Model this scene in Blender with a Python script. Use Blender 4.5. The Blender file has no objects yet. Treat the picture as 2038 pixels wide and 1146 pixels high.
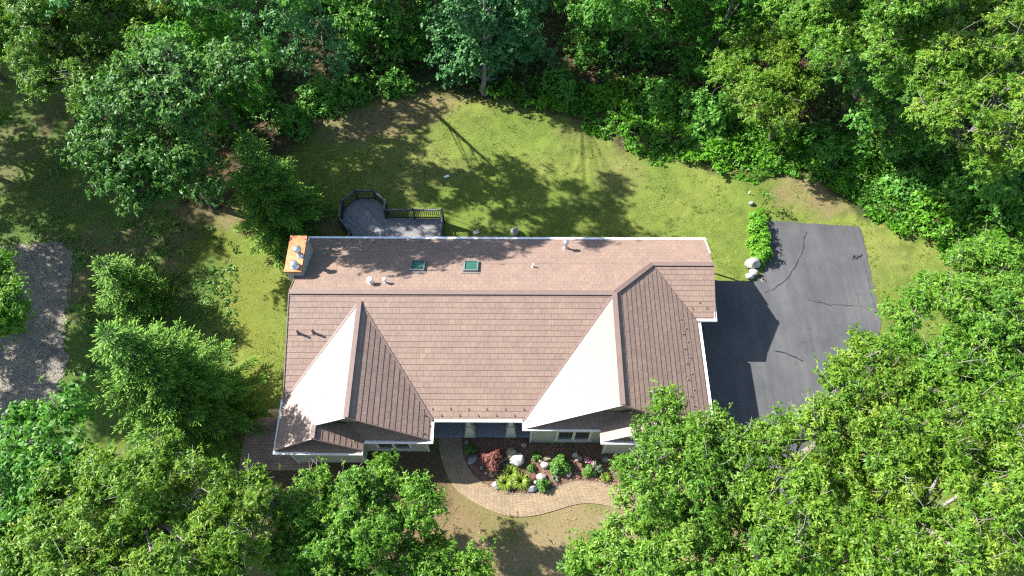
import bpy, bmesh, math, random
import numpy as np
from mathutils import Matrix, Vector, noise as mnoise

SC = bpy.context.scene
COL = SC.collection
R = math.radians
RNG = np.random.default_rng(7)
random.seed(7)

# ------------------------------------------------------------------ camera model
FPX, TH, RO, CH = 1392.678, R(27.961), R(-0.216), 36.8

def ray(px, py):
    u, w = (px - 1019) / FPX, (573 - py) / FPX
    u, w = u * math.cos(RO) + w * math.sin(RO), -u * math.sin(RO) + w * math.cos(RO)
    return np.array([u, math.sin(TH) + w * math.cos(TH), -math.cos(TH) + w * math.sin(TH)])

def P(px, py, z=0.0):                       # the place at height z seen at a photo pixel
    r = ray(px, py); d = (z - CH) / r[2]
    return np.array([r[0] * d, r[1] * d, z])

def PY(px, py, y):                          # the place at depth y
    r = ray(px, py); d = y / r[1]
    return np.array([r[0] * d, y, CH + r[2] * d])

def rad(p, rpx):                            # metres covered by rpx photo pixels at p
    d = p[1] * math.sin(TH) + (CH - p[2]) * math.cos(TH)
    return rpx * d / FPX

# ------------------------------------------------------------------ object helpers
def tag(o, label=None, cat=None, group=None, kind=None):
    if label: o['label'] = label
    if cat: o['category'] = cat
    if group: o['group'] = group
    if kind: o['kind'] = kind
    return o

def thing(name, loc, label, cat, group=None):
    o = bpy.data.objects.new(name, None); COL.objects.link(o)
    o.location = loc; o.empty_display_size = .3
    return tag(o, label, cat, group)

def wloc(o):
    v = np.zeros(3)
    while o is not None:
        v += np.array(o.location); o = o.parent
    return v

class MB:
    def __init__(s): s.v, s.f, s.m, s.uv, s.sm = [], [], [], [], []
    def face(s, pts, m=0, uv=None, smooth=False):
        b = len(s.v); s.v += [tuple(p) for p in pts]
        s.f.append(tuple(range(b, b + len(pts)))); s.m.append(m); s.uv.append(uv); s.sm.append(smooth)
    def box(s, x0, x1, y0, y1, z0, z1, m=0):
        s.hexa([(x0, y0, z0), (x1, y0, z0), (x1, y1, z0), (x0, y1, z0), (x0, y0, z1), (x1, y0, z1), (x1, y1, z1), (x0, y1, z1)], m)
    def hexa(s, c, m=0):
        for q in ((3, 2, 1, 0), (4, 5, 6, 7), (0, 1, 5, 4), (1, 2, 6, 5), (2, 3, 7, 6), (3, 0, 4, 7)):
            s.face([c[i] for i in q], m)
    def bar(s, a, b, w, h, m=0, up=(0, 0, 1)):
        a, b = Vector(a), Vector(b); d = (b - a).normalized()
        x = d.cross(Vector(up)); x = x.normalized() if x.length > 1e-4 else Vector((1, 0, 0)); z = x.cross(d)
        x *= w / 2; z *= h / 2
        s.hexa([a - x - z, a + x - z, b + x - z, b - x - z, a - x + z, a + x + z, b + x + z, b - x + z], m)
    def prism(s, poly, z0, z1, m=0):
        n = len(poly)
        s.face([(x, y, z1) for x, y in poly], m); s.face([(x, y, z0) for x, y in reversed(poly)], m)
        for i in range(n):
            (x0, y0), (x1, y1) = poly[i], poly[(i + 1) % n]
            s.face([(x0, y0, z0), (x1, y1, z0), (x1, y1, z1), (x0, y0, z1)], m)
    def extrude(s, poly3, vec, m=0):
        a = [Vector(p) for p in poly3]; v = Vector(vec); n = len(a)
        s.face(a, m); s.face([p + v for p in reversed(a)], m)
        for i in range(n): s.face([a[i], a[i] + v, a[(i + 1) % n] + v, a[(i + 1) % n]], m)
    def tube(s, pts, rr, n=6, m=0, cap=True):
        pts = [Vector(p) for p in pts]; rings = []
        for i, p in enumerate(pts):
            d = (pts[min(i + 1, len(pts) - 1)] - pts[max(i - 1, 0)]).normalized()
            x = d.orthogonal().normalized() if i == 0 else (x - d * x.dot(d)).normalized()
            y = d.cross(x); r = rr[i] if isinstance(rr, (list, tuple)) else rr
            b = len(s.v)
            s.v += [tuple(p + (x * math.cos(2 * math.pi * k / n) + y * math.sin(2 * math.pi * k / n)) * r) for k in range(n)]
            rings.append(b)
        for a, b in zip(rings, rings[1:]):
            for k in range(n):
                j = (k + 1) % n
                s.f.append((a + k, a + j, b + j, b + k)); s.m.append(m); s.uv.append(None); s.sm.append(True)
        if cap:
            for b, rev in ((rings[0], True), (rings[-1], False)):
                q = list(range(b, b + n)); s.f.append(tuple(q[::-1] if rev else q)); s.m.append(m); s.uv.append(None); s.sm.append(False)
    def lathe(s, c, prof, n=14, m=0):
        c = Vector(c); rings = []
        for r, z in prof:
            rings.append(len(s.v))
            s.v += [(c.x + r * math.cos(2 * math.pi * k / n), c.y + r * math.sin(2 * math.pi * k / n), c.z + z) for k in range(n)]
        for a, b in zip(rings, rings[1:]):
            for k in range(n):
                j = (k + 1) % n
                s.f.append((a + k, a + j, b + j, b + k)); s.m.append(m); s.uv.append(None); s.sm.append(True)
        s.f.append(tuple(range(rings[-1], rings[-1] + n))); s.m.append(m); s.uv.append(None); s.sm.append(False)
    def build(s, name, mats, parent=None, loc=None):
        mats = mats if isinstance(mats, (list, tuple)) else [mats]
        off = wloc(parent) if parent is not None else (np.array(loc, float) if loc is not None else np.zeros(3))
        me = bpy.data.meshes.new(name)
        me.from_pydata([(v[0] - off[0], v[1] - off[1], v[2] - off[2]) for v in s.v], [], s.f)
        for m in mats: me.materials.append(m)
        me.polygons.foreach_set('material_index', s.m)
        me.polygons.foreach_set('use_smooth', s.sm)
        if any(u is not None for u in s.uv):
            ul = me.uv_layers.new(name='UVMap')
            for p, u in zip(me.polygons, s.uv):
                if u is not None:
                    for li, c in zip(p.loop_indices, u): ul.data[li].uv = c
        o = bpy.data.objects.new(name, me); COL.objects.link(o)
        if parent is not None: o.parent = parent
        elif loc is not None: o.location = loc
        return o

def np_mesh(name, V, F, mat, parent=None, tint=None, col=None, loc=None, smooth=False):
    """fast mesh from arrays; F is (n,3) or (n,4); tint is one number per face, col one rgb per face"""
    off = wloc(parent) if parent is not None else (np.array(loc, float) if loc is not None else np.zeros(3))
    V = (V - off).astype(np.float32); n, k = F.shape
    me = bpy.data.meshes.new(name)
    me.vertices.add(len(V)); me.vertices.foreach_set('co', V.ravel())
    me.loops.add(n * k); me.loops.foreach_set('vertex_index', F.ravel().astype(np.int32))
    me.polygons.add(n); me.polygons.foreach_set('loop_start', np.arange(0, n * k, k, dtype=np.int32))
    if smooth: me.polygons.foreach_set('use_smooth', np.ones(n, bool))
    me.materials.append(mat)
    if tint is not None:
        a = me.attributes.new('tint', 'FLOAT', 'FACE'); a.data.foreach_set('value', tint.astype(np.float32))
    if col is not None:
        dom = 'FACE' if len(col) == n else 'POINT'
        a = me.attributes.new('soil', 'FLOAT_COLOR', dom)
        a.data.foreach_set('color', np.concatenate([col, np.ones((len(col), 1))], 1).astype(np.float32).ravel())
    me.update(calc_edges=True)
    o = bpy.data.objects.new(name, me); COL.objects.link(o)
    if parent is not None: o.parent = parent
    elif loc is not None: o.location = loc
    return o

# ------------------------------------------------------------------ materials
class NT:
    def __init__(s, name):
        s.m = bpy.data.materials.new(name); s.m.use_nodes = True
        s.t = s.m.node_tree; s.t.nodes.clear()
        s.out = s.t.nodes.new('ShaderNodeOutputMaterial')
    def n(s, typ, inp=None, **kw):
        nd = s.t.nodes.new('ShaderNode' + typ)
        for k, v in kw.items(): setattr(nd, k, v)
        for k, v in (inp or {}).items():
            if hasattr(v, 'is_linked') or isinstance(v, bpy.types.NodeSocket): s.t.links.new(v, nd.inputs[k])
            else: nd.inputs[k].default_value = v
        return nd
    def ramp(s, fac, stops):
        nd = s.n('ValToRGB', {'Fac': fac}); e = nd.color_ramp.elements
        while len(e) < len(stops): e.new(.5)
        for q, (p, c) in zip(e, stops): q.position = p; q.color = (*c, 1)
        return nd.outputs[0]
    def mix(s, fac, a, b, mode='MIX'):
        nd = s.n('Mix', data_type='RGBA', blend_type=mode)
        for k, v in ((0, fac), (6, a), (7, b)):
            if isinstance(v, bpy.types.NodeSocket): s.t.links.new(v, nd.inputs[k])
            else: nd.inputs[k].default_value = v if k == 0 else (*v, 1)
        return nd.outputs[2]
    def coord(s, w='Object'): return s.n('TexCoord').outputs[w]
    def noise(s, vec, scale, detail=4, rough=.6):
        return s.n('TexNoise', {'Vector': vec, 'Scale': scale, 'Detail': detail, 'Roughness': rough}).outputs[0]
    def bsdf(s, col, rough=.6, bump=None, bstr=.3, bdist=.02, **kw):
        b = s.n('BsdfPrincipled')
        for k, v in (('Base Color', col), ('Roughness', rough)):
            if isinstance(v, bpy.types.NodeSocket): s.t.links.new(v, b.inputs[k])
            else: b.inputs[k].default_value = (*v, 1) if k == 'Base Color' else v
        for k, v in kw.items(): b.inputs[k.replace('_', ' ')].default_value = v
        if bump is not None:
            bn = s.n('Bump', {'Height': bump, 'Strength': bstr, 'Distance': bdist})
            s.t.links.new(bn.outputs[0], b.inputs['Normal'])
        return b
    def done(s, sh):
        s.t.links.new(sh if isinstance(sh, bpy.types.NodeSocket) else sh.outputs[0], s.out.inputs[0]); return s.m

def simple(name, col, rough=.6, var=.15, scale=3., bstr=.15, bscale=40., bdist=.01, **kw):
    t = NT(name); c = t.coord()
    f = t.noise(c, scale, 5)
    cc = t.ramp(f, [(.3, tuple(x * (1 - var) for x in col)), (.7, tuple(x * (1 + var) for x in col))])
    return t.done(t.bsdf(cc, rough, t.noise(c, bscale, 3), bstr, bdist, **kw))

def leaf_mat(name, dark, mid, light, rough=.5, trans=.36):
    t = NT(name)
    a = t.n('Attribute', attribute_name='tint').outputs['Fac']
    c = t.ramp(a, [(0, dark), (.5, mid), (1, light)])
    b = t.bsdf(c, rough); b.inputs['Specular IOR Level'].default_value = .32
    tr = t.n('BsdfTranslucent', {'Color': t.mix(1.0, c, (1.0, 1.0, .45), 'MULTIPLY')})
    mx = t.n('MixShader', {0: trans}); t.t.links.new(b.outputs[0], mx.inputs[1]); t.t.links.new(tr.outputs[0], mx.inputs[2])
    return t.done(mx)

M = {}
def make_mats():
    M['oak'] = leaf_mat('oak_leaf', (.055, .145, .010), (.130, .265, .018), (.265, .350, .045), .5, .42)
    M['oak2'] = leaf_mat('oak_leaf_fresh', (.050, .150, .012), (.115, .270, .020), (.215, .345, .045), .5, .42)
    M['oak3'] = leaf_mat('oak_leaf_cool', (.050, .140, .010), (.115, .250, .020), (.230, .335, .055), .5, .40)
    M['maple'] = leaf_mat('maple_leaf', (.045, .165, .048), (.095, .265, .082), (.175, .350, .125), .5, .45)
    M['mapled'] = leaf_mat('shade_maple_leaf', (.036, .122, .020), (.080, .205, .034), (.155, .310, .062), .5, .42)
    M['wood'] = leaf_mat('woodland_leaf', (.045, .170, .020), (.100, .285, .034), (.185, .370, .065), .5, .48)
    M['fine'] = leaf_mat('locust_leaf', (.045, .180, .014), (.095, .300, .024), (.170, .370, .045), .5, .48)
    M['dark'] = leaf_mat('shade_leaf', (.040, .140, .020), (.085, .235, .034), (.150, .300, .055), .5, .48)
    M['needle'] = leaf_mat('spruce_needle', (.022, .085, .012), (.068, .185, .017), (.180, .335, .028), .7, .22)
    M['cover'] = leaf_mat('vine_leaf', (.050, .180, .010), (.115, .310, .018), (.205, .400, .036), .5, .42)
    M['bush'] = leaf_mat('bush_leaf', (.040, .135, .018), (.080, .205, .028), (.150, .280, .050))
    M['tuft'] = leaf_mat('tuft_blade', (.045, .095, .012), (.085, .140, .022), (.15, .19, .04), .6, .3)
    M['lily'] = leaf_mat('daylily_blade', (.10, .18, .02), (.20, .29, .03), (.33, .40, .07), .4)
    M['red'] = leaf_mat('red_maple_leaf', (.13, .045, .038), (.23, .085, .068), (.33, .15, .11), .55, .2)
    M['grey'] = leaf_mat('silver_leaf', (.09, .13, .08), (.15, .20, .13), (.25, .29, .20), .5)
    M['pink'] = simple('pink_petal', (.55, .25, .32), .5)
    M['bark'] = simple('bark', (.10, .085, .07), .9, .35, 6, .6, 30, .03)
    M['twig'] = simple('pale_bark', (.19, .17, .145), .85, .3, 8, .4, 30, .02)
    M['white'] = simple('white_trim_paint', (.78, .78, .78), .45, .03, 4, .05)
    M['grey_paint'] = simple('grey_trim_paint', (.40, .40, .39), .5, .05)
    M['siding'] = siding('lap_siding', (.30, .29, .225))
    M['ciding'] = siding('chimney_siding', (.33, .34, .32))
    M['gable'] = siding('gable_siding', (.30, .285, .20), .16)
    M['roof'] = roof_mat()
    M['cap'] = simple('brown_metal_trim', (.165, .115, .097), .42, .08, 3, .08, 12)
    M['guard'] = simple('brown_cast_metal', (.10, .062, .05), .4)
    M['copper'] = simple('copper_sheet', (.50, .21, .10), .42, .38, 2.2, .25, 5, .02, Metallic=.55)
    M['steel'] = simple('galvanised_steel', (.62, .66, .70), .28, .06, 5, .03, 20, .01, Metallic=.85)
    M['vent_white'] = simple('white_pvc', (.80, .79, .76), .4, .03)
    M['vent_brown'] = simple('brown_pipe', (.17, .09, .075), .45)
    M['frame'] = simple('bronze_frame', (.06, .055, .05), .4)
    M['sky_frame'] = simple('grey_flashing', (.16, .15, .14), .45)
    M['greenglass'] = simple('tinted_glass', (.028, .105, .078), .10, .05, 2, 0.02)
    M['glass'] = simple('dark_window_glass', (.03, .04, .04), .08, .05, 2, .02)
    M['concrete'] = simple('concrete', (.33, .33, .32), .85, .12, 2.5, .2, 60)
    M['porch'] = simple('porch_concrete', (.24, .25, .26), .8, .15, 2.0, .2, 60)
    M['asphalt'] = asphalt()
    M['crack'] = simple('tar_sealer', (.012, .012, .013), .55)
    M['crackg'] = simple('dusty_crack', (.055, .055, .052), .9)
    M['paver'] = paver('walkway_paver', 'UV', (.280, .205, .122), (.208, .152, .094), (.138, .104, .066), .21, .105)
    M['patio'] = paver('patio_paver', 'Object', (.30, .20, .145), (.22, .15, .115), (.09, .07, .055), .3, .15)
    M['edge'] = simple('concrete_edging', (.22, .19, .15), .8)
    M['mulch'] = mulch()
    M['stone'] = leaf_mat('gravel_stone', (.05, .047, .04), (.135, .118, .092), (.26, .22, .165), .85, 0)
    M['chip'] = leaf_mat('bark_chip', (.09, .05, .032), (.22, .13, .088), (.38, .26, .18), .8, 0)
    M['gravel'] = gravel()
    M['deck'] = deck_mat()
    M['rail'] = simple('dark_rail_paint', (.035, .035, .038), .5, .1)
    M['railtop'] = simple('weathered_rail_cap', (.085, .088, .095), .6, .15)
    M['fence'] = simple('weathered_cedar', (.42, .29, .14), .8, .2, 3, .3, 30)
    M['soil'] = soil_mat()
    M['blade'] = blade_mat()
    M['rock_w'] = rock('pale_rock', (.46, .44, .40), (.27, .245, .21))
    M['rock_t'] = rock('tan_rock', (.33, .275, .195), (.19, .155, .105))
    M['rock_g'] = rock('grey_rock', (.25, .25, .24), (.13, .13, .125))
    M['rock_d'] = rock('slate_rock', (.12, .14, .16), (.38, .38, .37))
    M['black'] = simple('black_plastic', (.02, .02, .02), .5)
    M['door'] = simple('painted_door', (.10, .05, .035), .45)

def siding(name, col, w=.12):
    t = NT(name); c = t.coord(); z = t.n('SeparateXYZ', {0: c}).outputs[2]
    s = t.n('Math', {0: z, 1: w}, operation='DIVIDE').outputs[0]
    fr = t.n('Math', {0: s}, operation='FRACT').outputs[0]
    f = t.noise(c, 2.5, 4)
    cc = t.ramp(f, [(.3, tuple(x * .9 for x in col)), (.7, tuple(x * 1.1 for x in col))])
    ln = t.ramp(fr, [(0, (.45,) * 3), (.10, (1,) * 3)])
    cc = t.mix(1.0, cc, ln, 'MULTIPLY')
    return t.done(t.bsdf(cc, .6, fr, .5, -.02))

def roof_mat():
    t = NT('brown_metal_shakes'); uv = t.coord('UV')
    br = t.n('TexBrick', {'Vector': uv, 'Color1': (.236, .166, .130, 1), 'Color2': (.206, .145, .116, 1), 'Mortar': (.105, .073, .060, 1),
                          'Scale': 1.0, 'Mortar Size': .007, 'Mortar Smooth': .3, 'Bias': 0.0, 'Brick Width': .36, 'Row Height': .29}, offset=.37, offset_frequency=2)
    mp = t.n('Mapping', {'Vector': uv, 'Scale': (14, 2.2, 1)}).outputs[0]
    st = t.noise(mp, 1.3, 4)
    big = t.noise(uv, .55, 3)
    c = t.mix(1.0, br.outputs[0], t.ramp(st, [(.3, (.90, .90, .90)), (.7, (1.10, 1.09, 1.07))]), 'MULTIPLY')
    c = t.mix(1.0, c, t.ramp(big, [(.3, (.93, .93, .95)), (.7, (1.06, 1.05, 1.03))]), 'MULTIPLY')
    fine = t.noise(uv, 55, 3)
    c = t.mix(1.0, c, t.ramp(fine, [(.3, (.95,) * 3), (.7, (1.05,) * 3)]), 'MULTIPLY')
    dirt = t.noise(t.n('Mapping', {'Vector': uv, 'Scale': (1.6, .35, 1)}).outputs[0], 1.1, 5, .65)
    c = t.mix(t.ramp(dirt, [(.55, (0,) * 3), (.8, (.35,) * 3)]), c, (.115, .092, .078))
    h = t.noise(uv, 4.6, 3)
    b = t.bsdf(c, .45, h, .34, .05, IOR=1.36, Specular_IOR_Level=.5)
    return t.done(b)

def asphalt():
    t = NT('sealed_asphalt'); c = t.coord()
    big = t.noise(c, .35, 5, .65); fine = t.noise(c, 34, 2); med = t.noise(c, 3.5, 5, .7)
    k = t.ramp(big, [(.3, (.050, .0505, .054)), (.5, (.066, .0665, .069)), (.72, (.086, .0855, .085))])
    k = t.mix(1.0, k, t.ramp(fine, [(.3, (.78,) * 3), (.7, (1.22,) * 3)]), 'MULTIPLY')
    k = t.mix(t.ramp(med, [(.62, (0,) * 3), (.85, (.45,) * 3)]), k, (.095, .092, .085))
    tyre = t.noise(t.n('Mapping', {'Vector': c, 'Rotation': (0, 0, .5), 'Scale': (1.5, .16, 1)}).outputs[0], 1.3, 4)
    k = t.mix(1.0, k, t.ramp(tyre, [(.35, (.86,) * 3), (.65, (1.12,) * 3)]), 'MULTIPLY')
    oil = t.noise(c, .9, 2)
    k = t.mix(t.ramp(oil, [(.68, (0,) * 3), (.76, (.55,) * 3)]), k, (.03, .03, .032))
    sp = t.n('TexVoronoi', {'Vector': c, 'Scale': 2.2}).outputs[0]
    k = t.mix(t.ramp(sp, [(0, (1,) * 3), (.035, (0,) * 3)]), k, (.20, .18, .14))
    return t.done(t.bsdf(k, .72, fine, .25, .01))

def paver(name, w, a, b, mort, bw, rh):
    t = NT(name); c = t.coord(w); o = t.coord()
    br = t.n('TexBrick', {'Vector': c, 'Color1': (*a, 1), 'Color2': (*b, 1), 'Mortar': (*mort, 1), 'Scale': 1.0,
                          'Mortar Size': .008, 'Mortar Smooth': .2, 'Bias': -.1, 'Brick Width': bw, 'Row Height': rh})
    n1 = t.noise(o, 1.2, 4)
    k = t.mix(1.0, br.outputs[0], t.ramp(n1, [(.3, (.82, .84, .86)), (.7, (1.15, 1.12, 1.08))]), 'MULTIPLY')
    n2 = t.noise(o, 30, 3)
    k = t.mix(1.0, k, t.ramp(n2, [(.3, (.85,) * 3), (.7, (1.15,) * 3)]), 'MULTIPLY')
    h = t.n('Math', {0: 1.0, 1: br.outputs[1]}, operation='SUBTRACT').outputs[0]
    return t.done(t.bsdf(k, .85, h, .6, .01))

def mulch():
    t = NT('bark_mulch'); c = t.coord(); a = t.noise(c, 22, 5, .75); b = t.noise(c, 1.2, 4)
    k = t.ramp(a, [(.3, (.05, .026, .017)), (.5, (.15, .085, .055)), (.72, (.29, .18, .12))])
    k = t.mix(1.0, k, t.ramp(b, [(.3, (.8,) * 3), (.7, (1.2, 1.15, 1.1))]), 'MULTIPLY')
    return t.done(t.bsdf(k, .95, a, .9, .05))

def gravel():
    t = NT('grey_gravel'); c = t.coord(); a = t.n('TexVoronoi', {'Vector': c, 'Scale': 14}); b = t.noise(c, .6, 5, .65); f = t.noise(c, 45, 3, .7)
    k = t.ramp(b, [(.3, (.125, .115, .098)), (.55, (.19, .165, .125)), (.8, (.25, .21, .15))])
    k = t.mix(1.0, k, t.ramp(a.outputs[1], [(0, (.65,) * 3), (1, (1.35,) * 3)]), 'MULTIPLY')
    k = t.mix(1.0, k, t.ramp(f, [(.3, (.7,) * 3), (.7, (1.25,) * 3)]), 'MULTIPLY')
    return t.done(t.bsdf(k, .9, a.outputs[0], .8, .03))

def deck_mat():
    t = NT('weathered_deck_boards'); uv = t.coord('UV'); x = t.n('SeparateXYZ', {0: uv}).outputs[0]
    s = t.n('Math', {0: x, 1: .14}, operation='DIVIDE').outputs[0]; fr = t.n('Math', {0: s}, operation='FRACT').outputs[0]
    cell = t.n('TexWhiteNoise', {'W': t.n('Math', {0: s}, operation='FLOOR').outputs[0]}, noise_dimensions='1D').outputs[0]
    k = t.ramp(cell, [(0, (.15, .148, .15)), (1, (.22, .212, .205))])
    gap = t.ramp(fr, [(0, (.15,) * 3), (.07, (1,) * 3), (.93, (1,) * 3), (1, (.15,) * 3)])
    k = t.mix(1.0, k, gap, 'MULTIPLY')
    mp = t.n('Mapping', {'Vector': uv, 'Scale': (30, 2, 1)}).outputs[0]
    k = t.mix(1.0, k, t.ramp(t.noise(mp, 1, 4), [(.3, (.8,) * 3), (.7, (1.2,) * 3)]), 'MULTIPLY')
    return t.done(t.bsdf(k, .7, gap, .5, .01))

def soil_mat():
    t = NT('lawn_and_soil'); c = t.coord()
    a = t.n('Attribute', attribute_name='soil').outputs['Color']
    f = t.noise(c, 9, 6, .75); g = t.noise(c, 40, 3, .7)
    k = t.mix(1.0, a, t.ramp(f, [(.28, (.8, .84, .84)), (.5, (1,) * 3), (.75, (1.2, 1.16, 1.1))]), 'MULTIPLY')
    k = t.mix(1.0, k, t.ramp(g, [(.3, (.72, .74, .72)), (.7, (1.28, 1.24, 1.2))]), 'MULTIPLY')
    return t.done(t.bsdf(k, .95, g, .8, .04, Specular_IOR_Level=.2))

def blade_mat():
    t = NT('grass_blade'); a = t.n('Attribute', attribute_name='soil').outputs['Color']
    b = t.bsdf(a, .6); b.inputs['Specular IOR Level'].default_value = .25
    tr = t.n('BsdfTranslucent', {'Color': a}); mx = t.n('MixShader', {0: .25})
    t.t.links.new(b.outputs[0], mx.inputs[1]); t.t.links.new(tr.outputs[0], mx.inputs[2])
    return t.done(mx)

def rock(name, a, b):
    t = NT(name); c = t.coord(); n1 = t.noise(c, 2.3, 6, .65); n2 = t.noise(c, 25, 4, .7)
    k = t.ramp(n1, [(.35, b), (.55, a), (.8, tuple(min(1, x * 1.15) for x in a))])
    k = t.mix(1.0, k, t.ramp(n2, [(.3, (.75,) * 3), (.7, (1.15,) * 3)]), 'MULTIPLY')
    return t.done(t.bsdf(k, .85, n2, .6, .03))

make_mats()

# ------------------------------------------------------------------ numpy noise and polygons
def vnoise(x, y, seed=0):
    xi, yi = np.floor(x).astype(np.int64), np.floor(y).astype(np.int64); fx, fy = x - xi, y - yi
    def h(a, b):
        n = (a * 374761393 + b * 668265263 + seed * 974711) & 0x7fffffff
        n = ((n ^ (n >> 13)) * 1274126177) & 0x7fffffff
        return ((n ^ (n >> 16)) & 0xffff) / 65535.0
    fx, fy = fx * fx * (3 - 2 * fx), fy * fy * (3 - 2 * fy)
    return (h(xi, yi) * (1 - fx) + h(xi + 1, yi) * fx) * (1 - fy) + (h(xi, yi + 1) * (1 - fx) + h(xi + 1, yi + 1) * fx) * fy

def fbm(x, y, s, seed=0):
    x, y = x / s, y / s
    return (vnoise(x, y, seed) + .5 * vnoise(2 * x, 2 * y, seed + 1) + .25 * vnoise(4 * x, 4 * y, seed + 2)) / 1.75

def inside(X, Y, poly):
    r = np.zeros(X.shape, bool); n = len(poly)
    for i in range(n):
        x0, y0 = poly[i][:2]; x1, y1 = poly[(i + 1) % n][:2]
        c = (y0 > Y) != (y1 > Y)
        with np.errstate(divide='ignore', invalid='ignore'): xx = (x1 - x0) * (Y - y0) / (y1 - y0 + 1e-12) + x0
        r ^= c & (X < xx)
    return r

def soft(X, Y, poly, w=.6, seed=0):         # ragged-edged membership 0..1
    s = 0
    for k in range(4):
        jx = (fbm(X, Y, 1.1 * w, seed + 10 * k) - .5) * 4 * w; jy = (fbm(X, Y, 1.1 * w, seed + 10 * k + 5) - .5) * 4 * w
        s = s + inside(X + jx, Y + jy, poly)
    return s / 4.0

def PX(pts, z=0.0): return [tuple(P(x, y, z)[:2]) for x, y in pts]

POLY = {
 'forest': PX([(-300, -40), (-60, 40), (30, 60), (120, 160), (190, 260), (260, 400), (440, 415), (560, 330), (640, 230), (720, 205), (860, 178), (960, 190), (1080, 215),
              (1230, 290), (1420, 335), (1500, 350), (1600, 340), (1720, 430), (1850, 470), (2100, 520), (2500, 500), (2300, -40)]) + [(60, 75), (-60, 75)],
 'dry': PX([(560, 940), (700, 930), (880, 900), (960, 1000), (1300, 960), (1500, 880), (1560, 1300), (400, 1300)]),
 'dirt1': PX([(1560, 345), (1640, 345), (1700, 385), (1710, 420), (1640, 430), (1540, 395)]),
 'dirt2': PX([(600, 270), (680, 215), (860, 180), (950, 190), (880, 235), (800, 260), (700, 290)]),
 'dirt3': PX([(240, 390), (440, 380), (640, 420), (680, 470), (560, 470), (420, 440)]),
 'moss': PX([(380, 470), (470, 470), (560, 540), (570, 800), (500, 790), (470, 650), (430, 600), (450, 540)]),
 'left': PX([(-200, 60), (120, 120), (260, 400), (400, 440), (470, 480), (470, 800), (200, 900), (-200, 900)]),
 'house': [(-11.3, 9.4), (10.3, 9.4), (10.3, 20.8), (-11.3, 20.8)],
 'gravel': PX([(-260, 520), (40, 490), (110, 478), (145, 500), (140, 560), (125, 640), (132, 720), (110, 800), (80, 860), (20, 960), (-10, 1100), (-260, 1100)]),
 'drive': PX([(1524, 439), (1560, 441), (1712, 451), (1724, 500), (1742, 585), (1752, 640), (1750, 700), (1700, 790), (1660, 900), (1640, 1060), (1640, 1250), (1500, 1250), (1480, 1000),
              (1440, 860), (1412, 840), (1398, 740), (1386, 655), (1384, 560), (1412, 557), (1500, 560), (1519, 545), (1528, 500)]),
 'drive_edge': PX([(1700, 440), (1735, 440), (1790, 640), (1765, 660)]),
 'patio': PX([(494, 831), (620, 831), (620, 936), (474, 936)]),
 'bed': PX([(918, 872), (1062, 872), (1066, 884), (1200, 884), (1205, 905), (1330, 900), (1330, 960), (1216, 972), (1186, 962), (1150, 957), (1112, 967), (1088, 980), (1050, 986), (1000, 984), (958, 966), (942, 948), (924, 915)]),
 'cover': PX([(955, 185), (1040, 170), (1160, 165), (1350, 170), (1500, 235), (1640, 260), (1900, 300), (2100, 380), (2100, 520), (2000, 520), (1900, 505), (1800, 470), (1750, 445), (1690, 395), (1600, 345), (1500, 352),
              (1420, 336), (1330, 325), (1250, 295), (1160, 245), (1080, 225), (1010, 205)]),
}
WALK_OUT = [(872, 871), (875, 902), (886, 940), (906, 974), (938, 998), (985, 1020), (1020, 1029), (1060, 1028), (1102, 1017), (1145, 1003), (1178, 1001), (1215, 1007), (1260, 1022), (1330, 1060)]
WALK_IN = [(918, 872), (919, 902), (927, 926), (942, 948), (966, 966), (995, 977), (1030, 984), (1060, 984), (1090, 978), (1115, 967), (1150, 957), (1186, 960), (1222, 970), (1280, 985), (1350, 1020)]

def ground_col(X, Y):
    c = np.empty(X.shape + (3,))
    n1, n2, n3 = fbm(X, Y, 3.2, 3), fbm(X, Y, .9, 9), fbm(X, Y, 7, 21)
    def lay(w, col):
        w = np.clip(w, 0, 1)[..., None]; c[:] = c * (1 - w) + np.array(col) * w
    c[:] = (.112, .158, .026)
    lay((n1 - .35) * 2.0, (.160, .184, .040)); lay((n2 - .55) * 2.5, (.085, .115, .022)); lay((n3 - .62) * 3, (.17, .160, .058))
    c *= (.72 + .56 * fbm(X, Y, .34, 131) + .25 * (fbm(X, Y, 2.0, 137) - .5))[..., None]
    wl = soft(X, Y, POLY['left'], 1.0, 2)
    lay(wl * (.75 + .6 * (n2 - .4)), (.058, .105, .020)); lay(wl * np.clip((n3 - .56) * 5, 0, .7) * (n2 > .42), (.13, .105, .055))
    wm = soft(X, Y, POLY['moss'], .9, 4); lay(wm * np.clip(n1 * 1.6 - .35, 0, .8), (.135, .155, .024))
    wd = soft(X, Y, POLY['dry'], 1.0, 6); lay(wd * .95, (.205, .158, .084)); lay(wd * np.clip((n2 - .5) * 3.2, 0, .85), (.125, .13, .036)); lay(wd * np.clip((n3 - .55) * 4, 0, .6), (.17, .115, .062))
    for k, s in (('dirt1', 7), ('dirt2', 8), ('dirt3', 12)):
        lay(soft(X, Y, POLY[k], .7, s) * (.35 + n2 * .6), (.19, .130, .080))
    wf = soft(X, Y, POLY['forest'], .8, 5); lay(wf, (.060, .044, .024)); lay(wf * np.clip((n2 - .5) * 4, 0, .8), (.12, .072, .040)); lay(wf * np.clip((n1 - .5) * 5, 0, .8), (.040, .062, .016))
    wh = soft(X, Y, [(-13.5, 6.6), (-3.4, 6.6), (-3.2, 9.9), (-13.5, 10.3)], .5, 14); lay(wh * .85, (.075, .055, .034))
    return c

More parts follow.
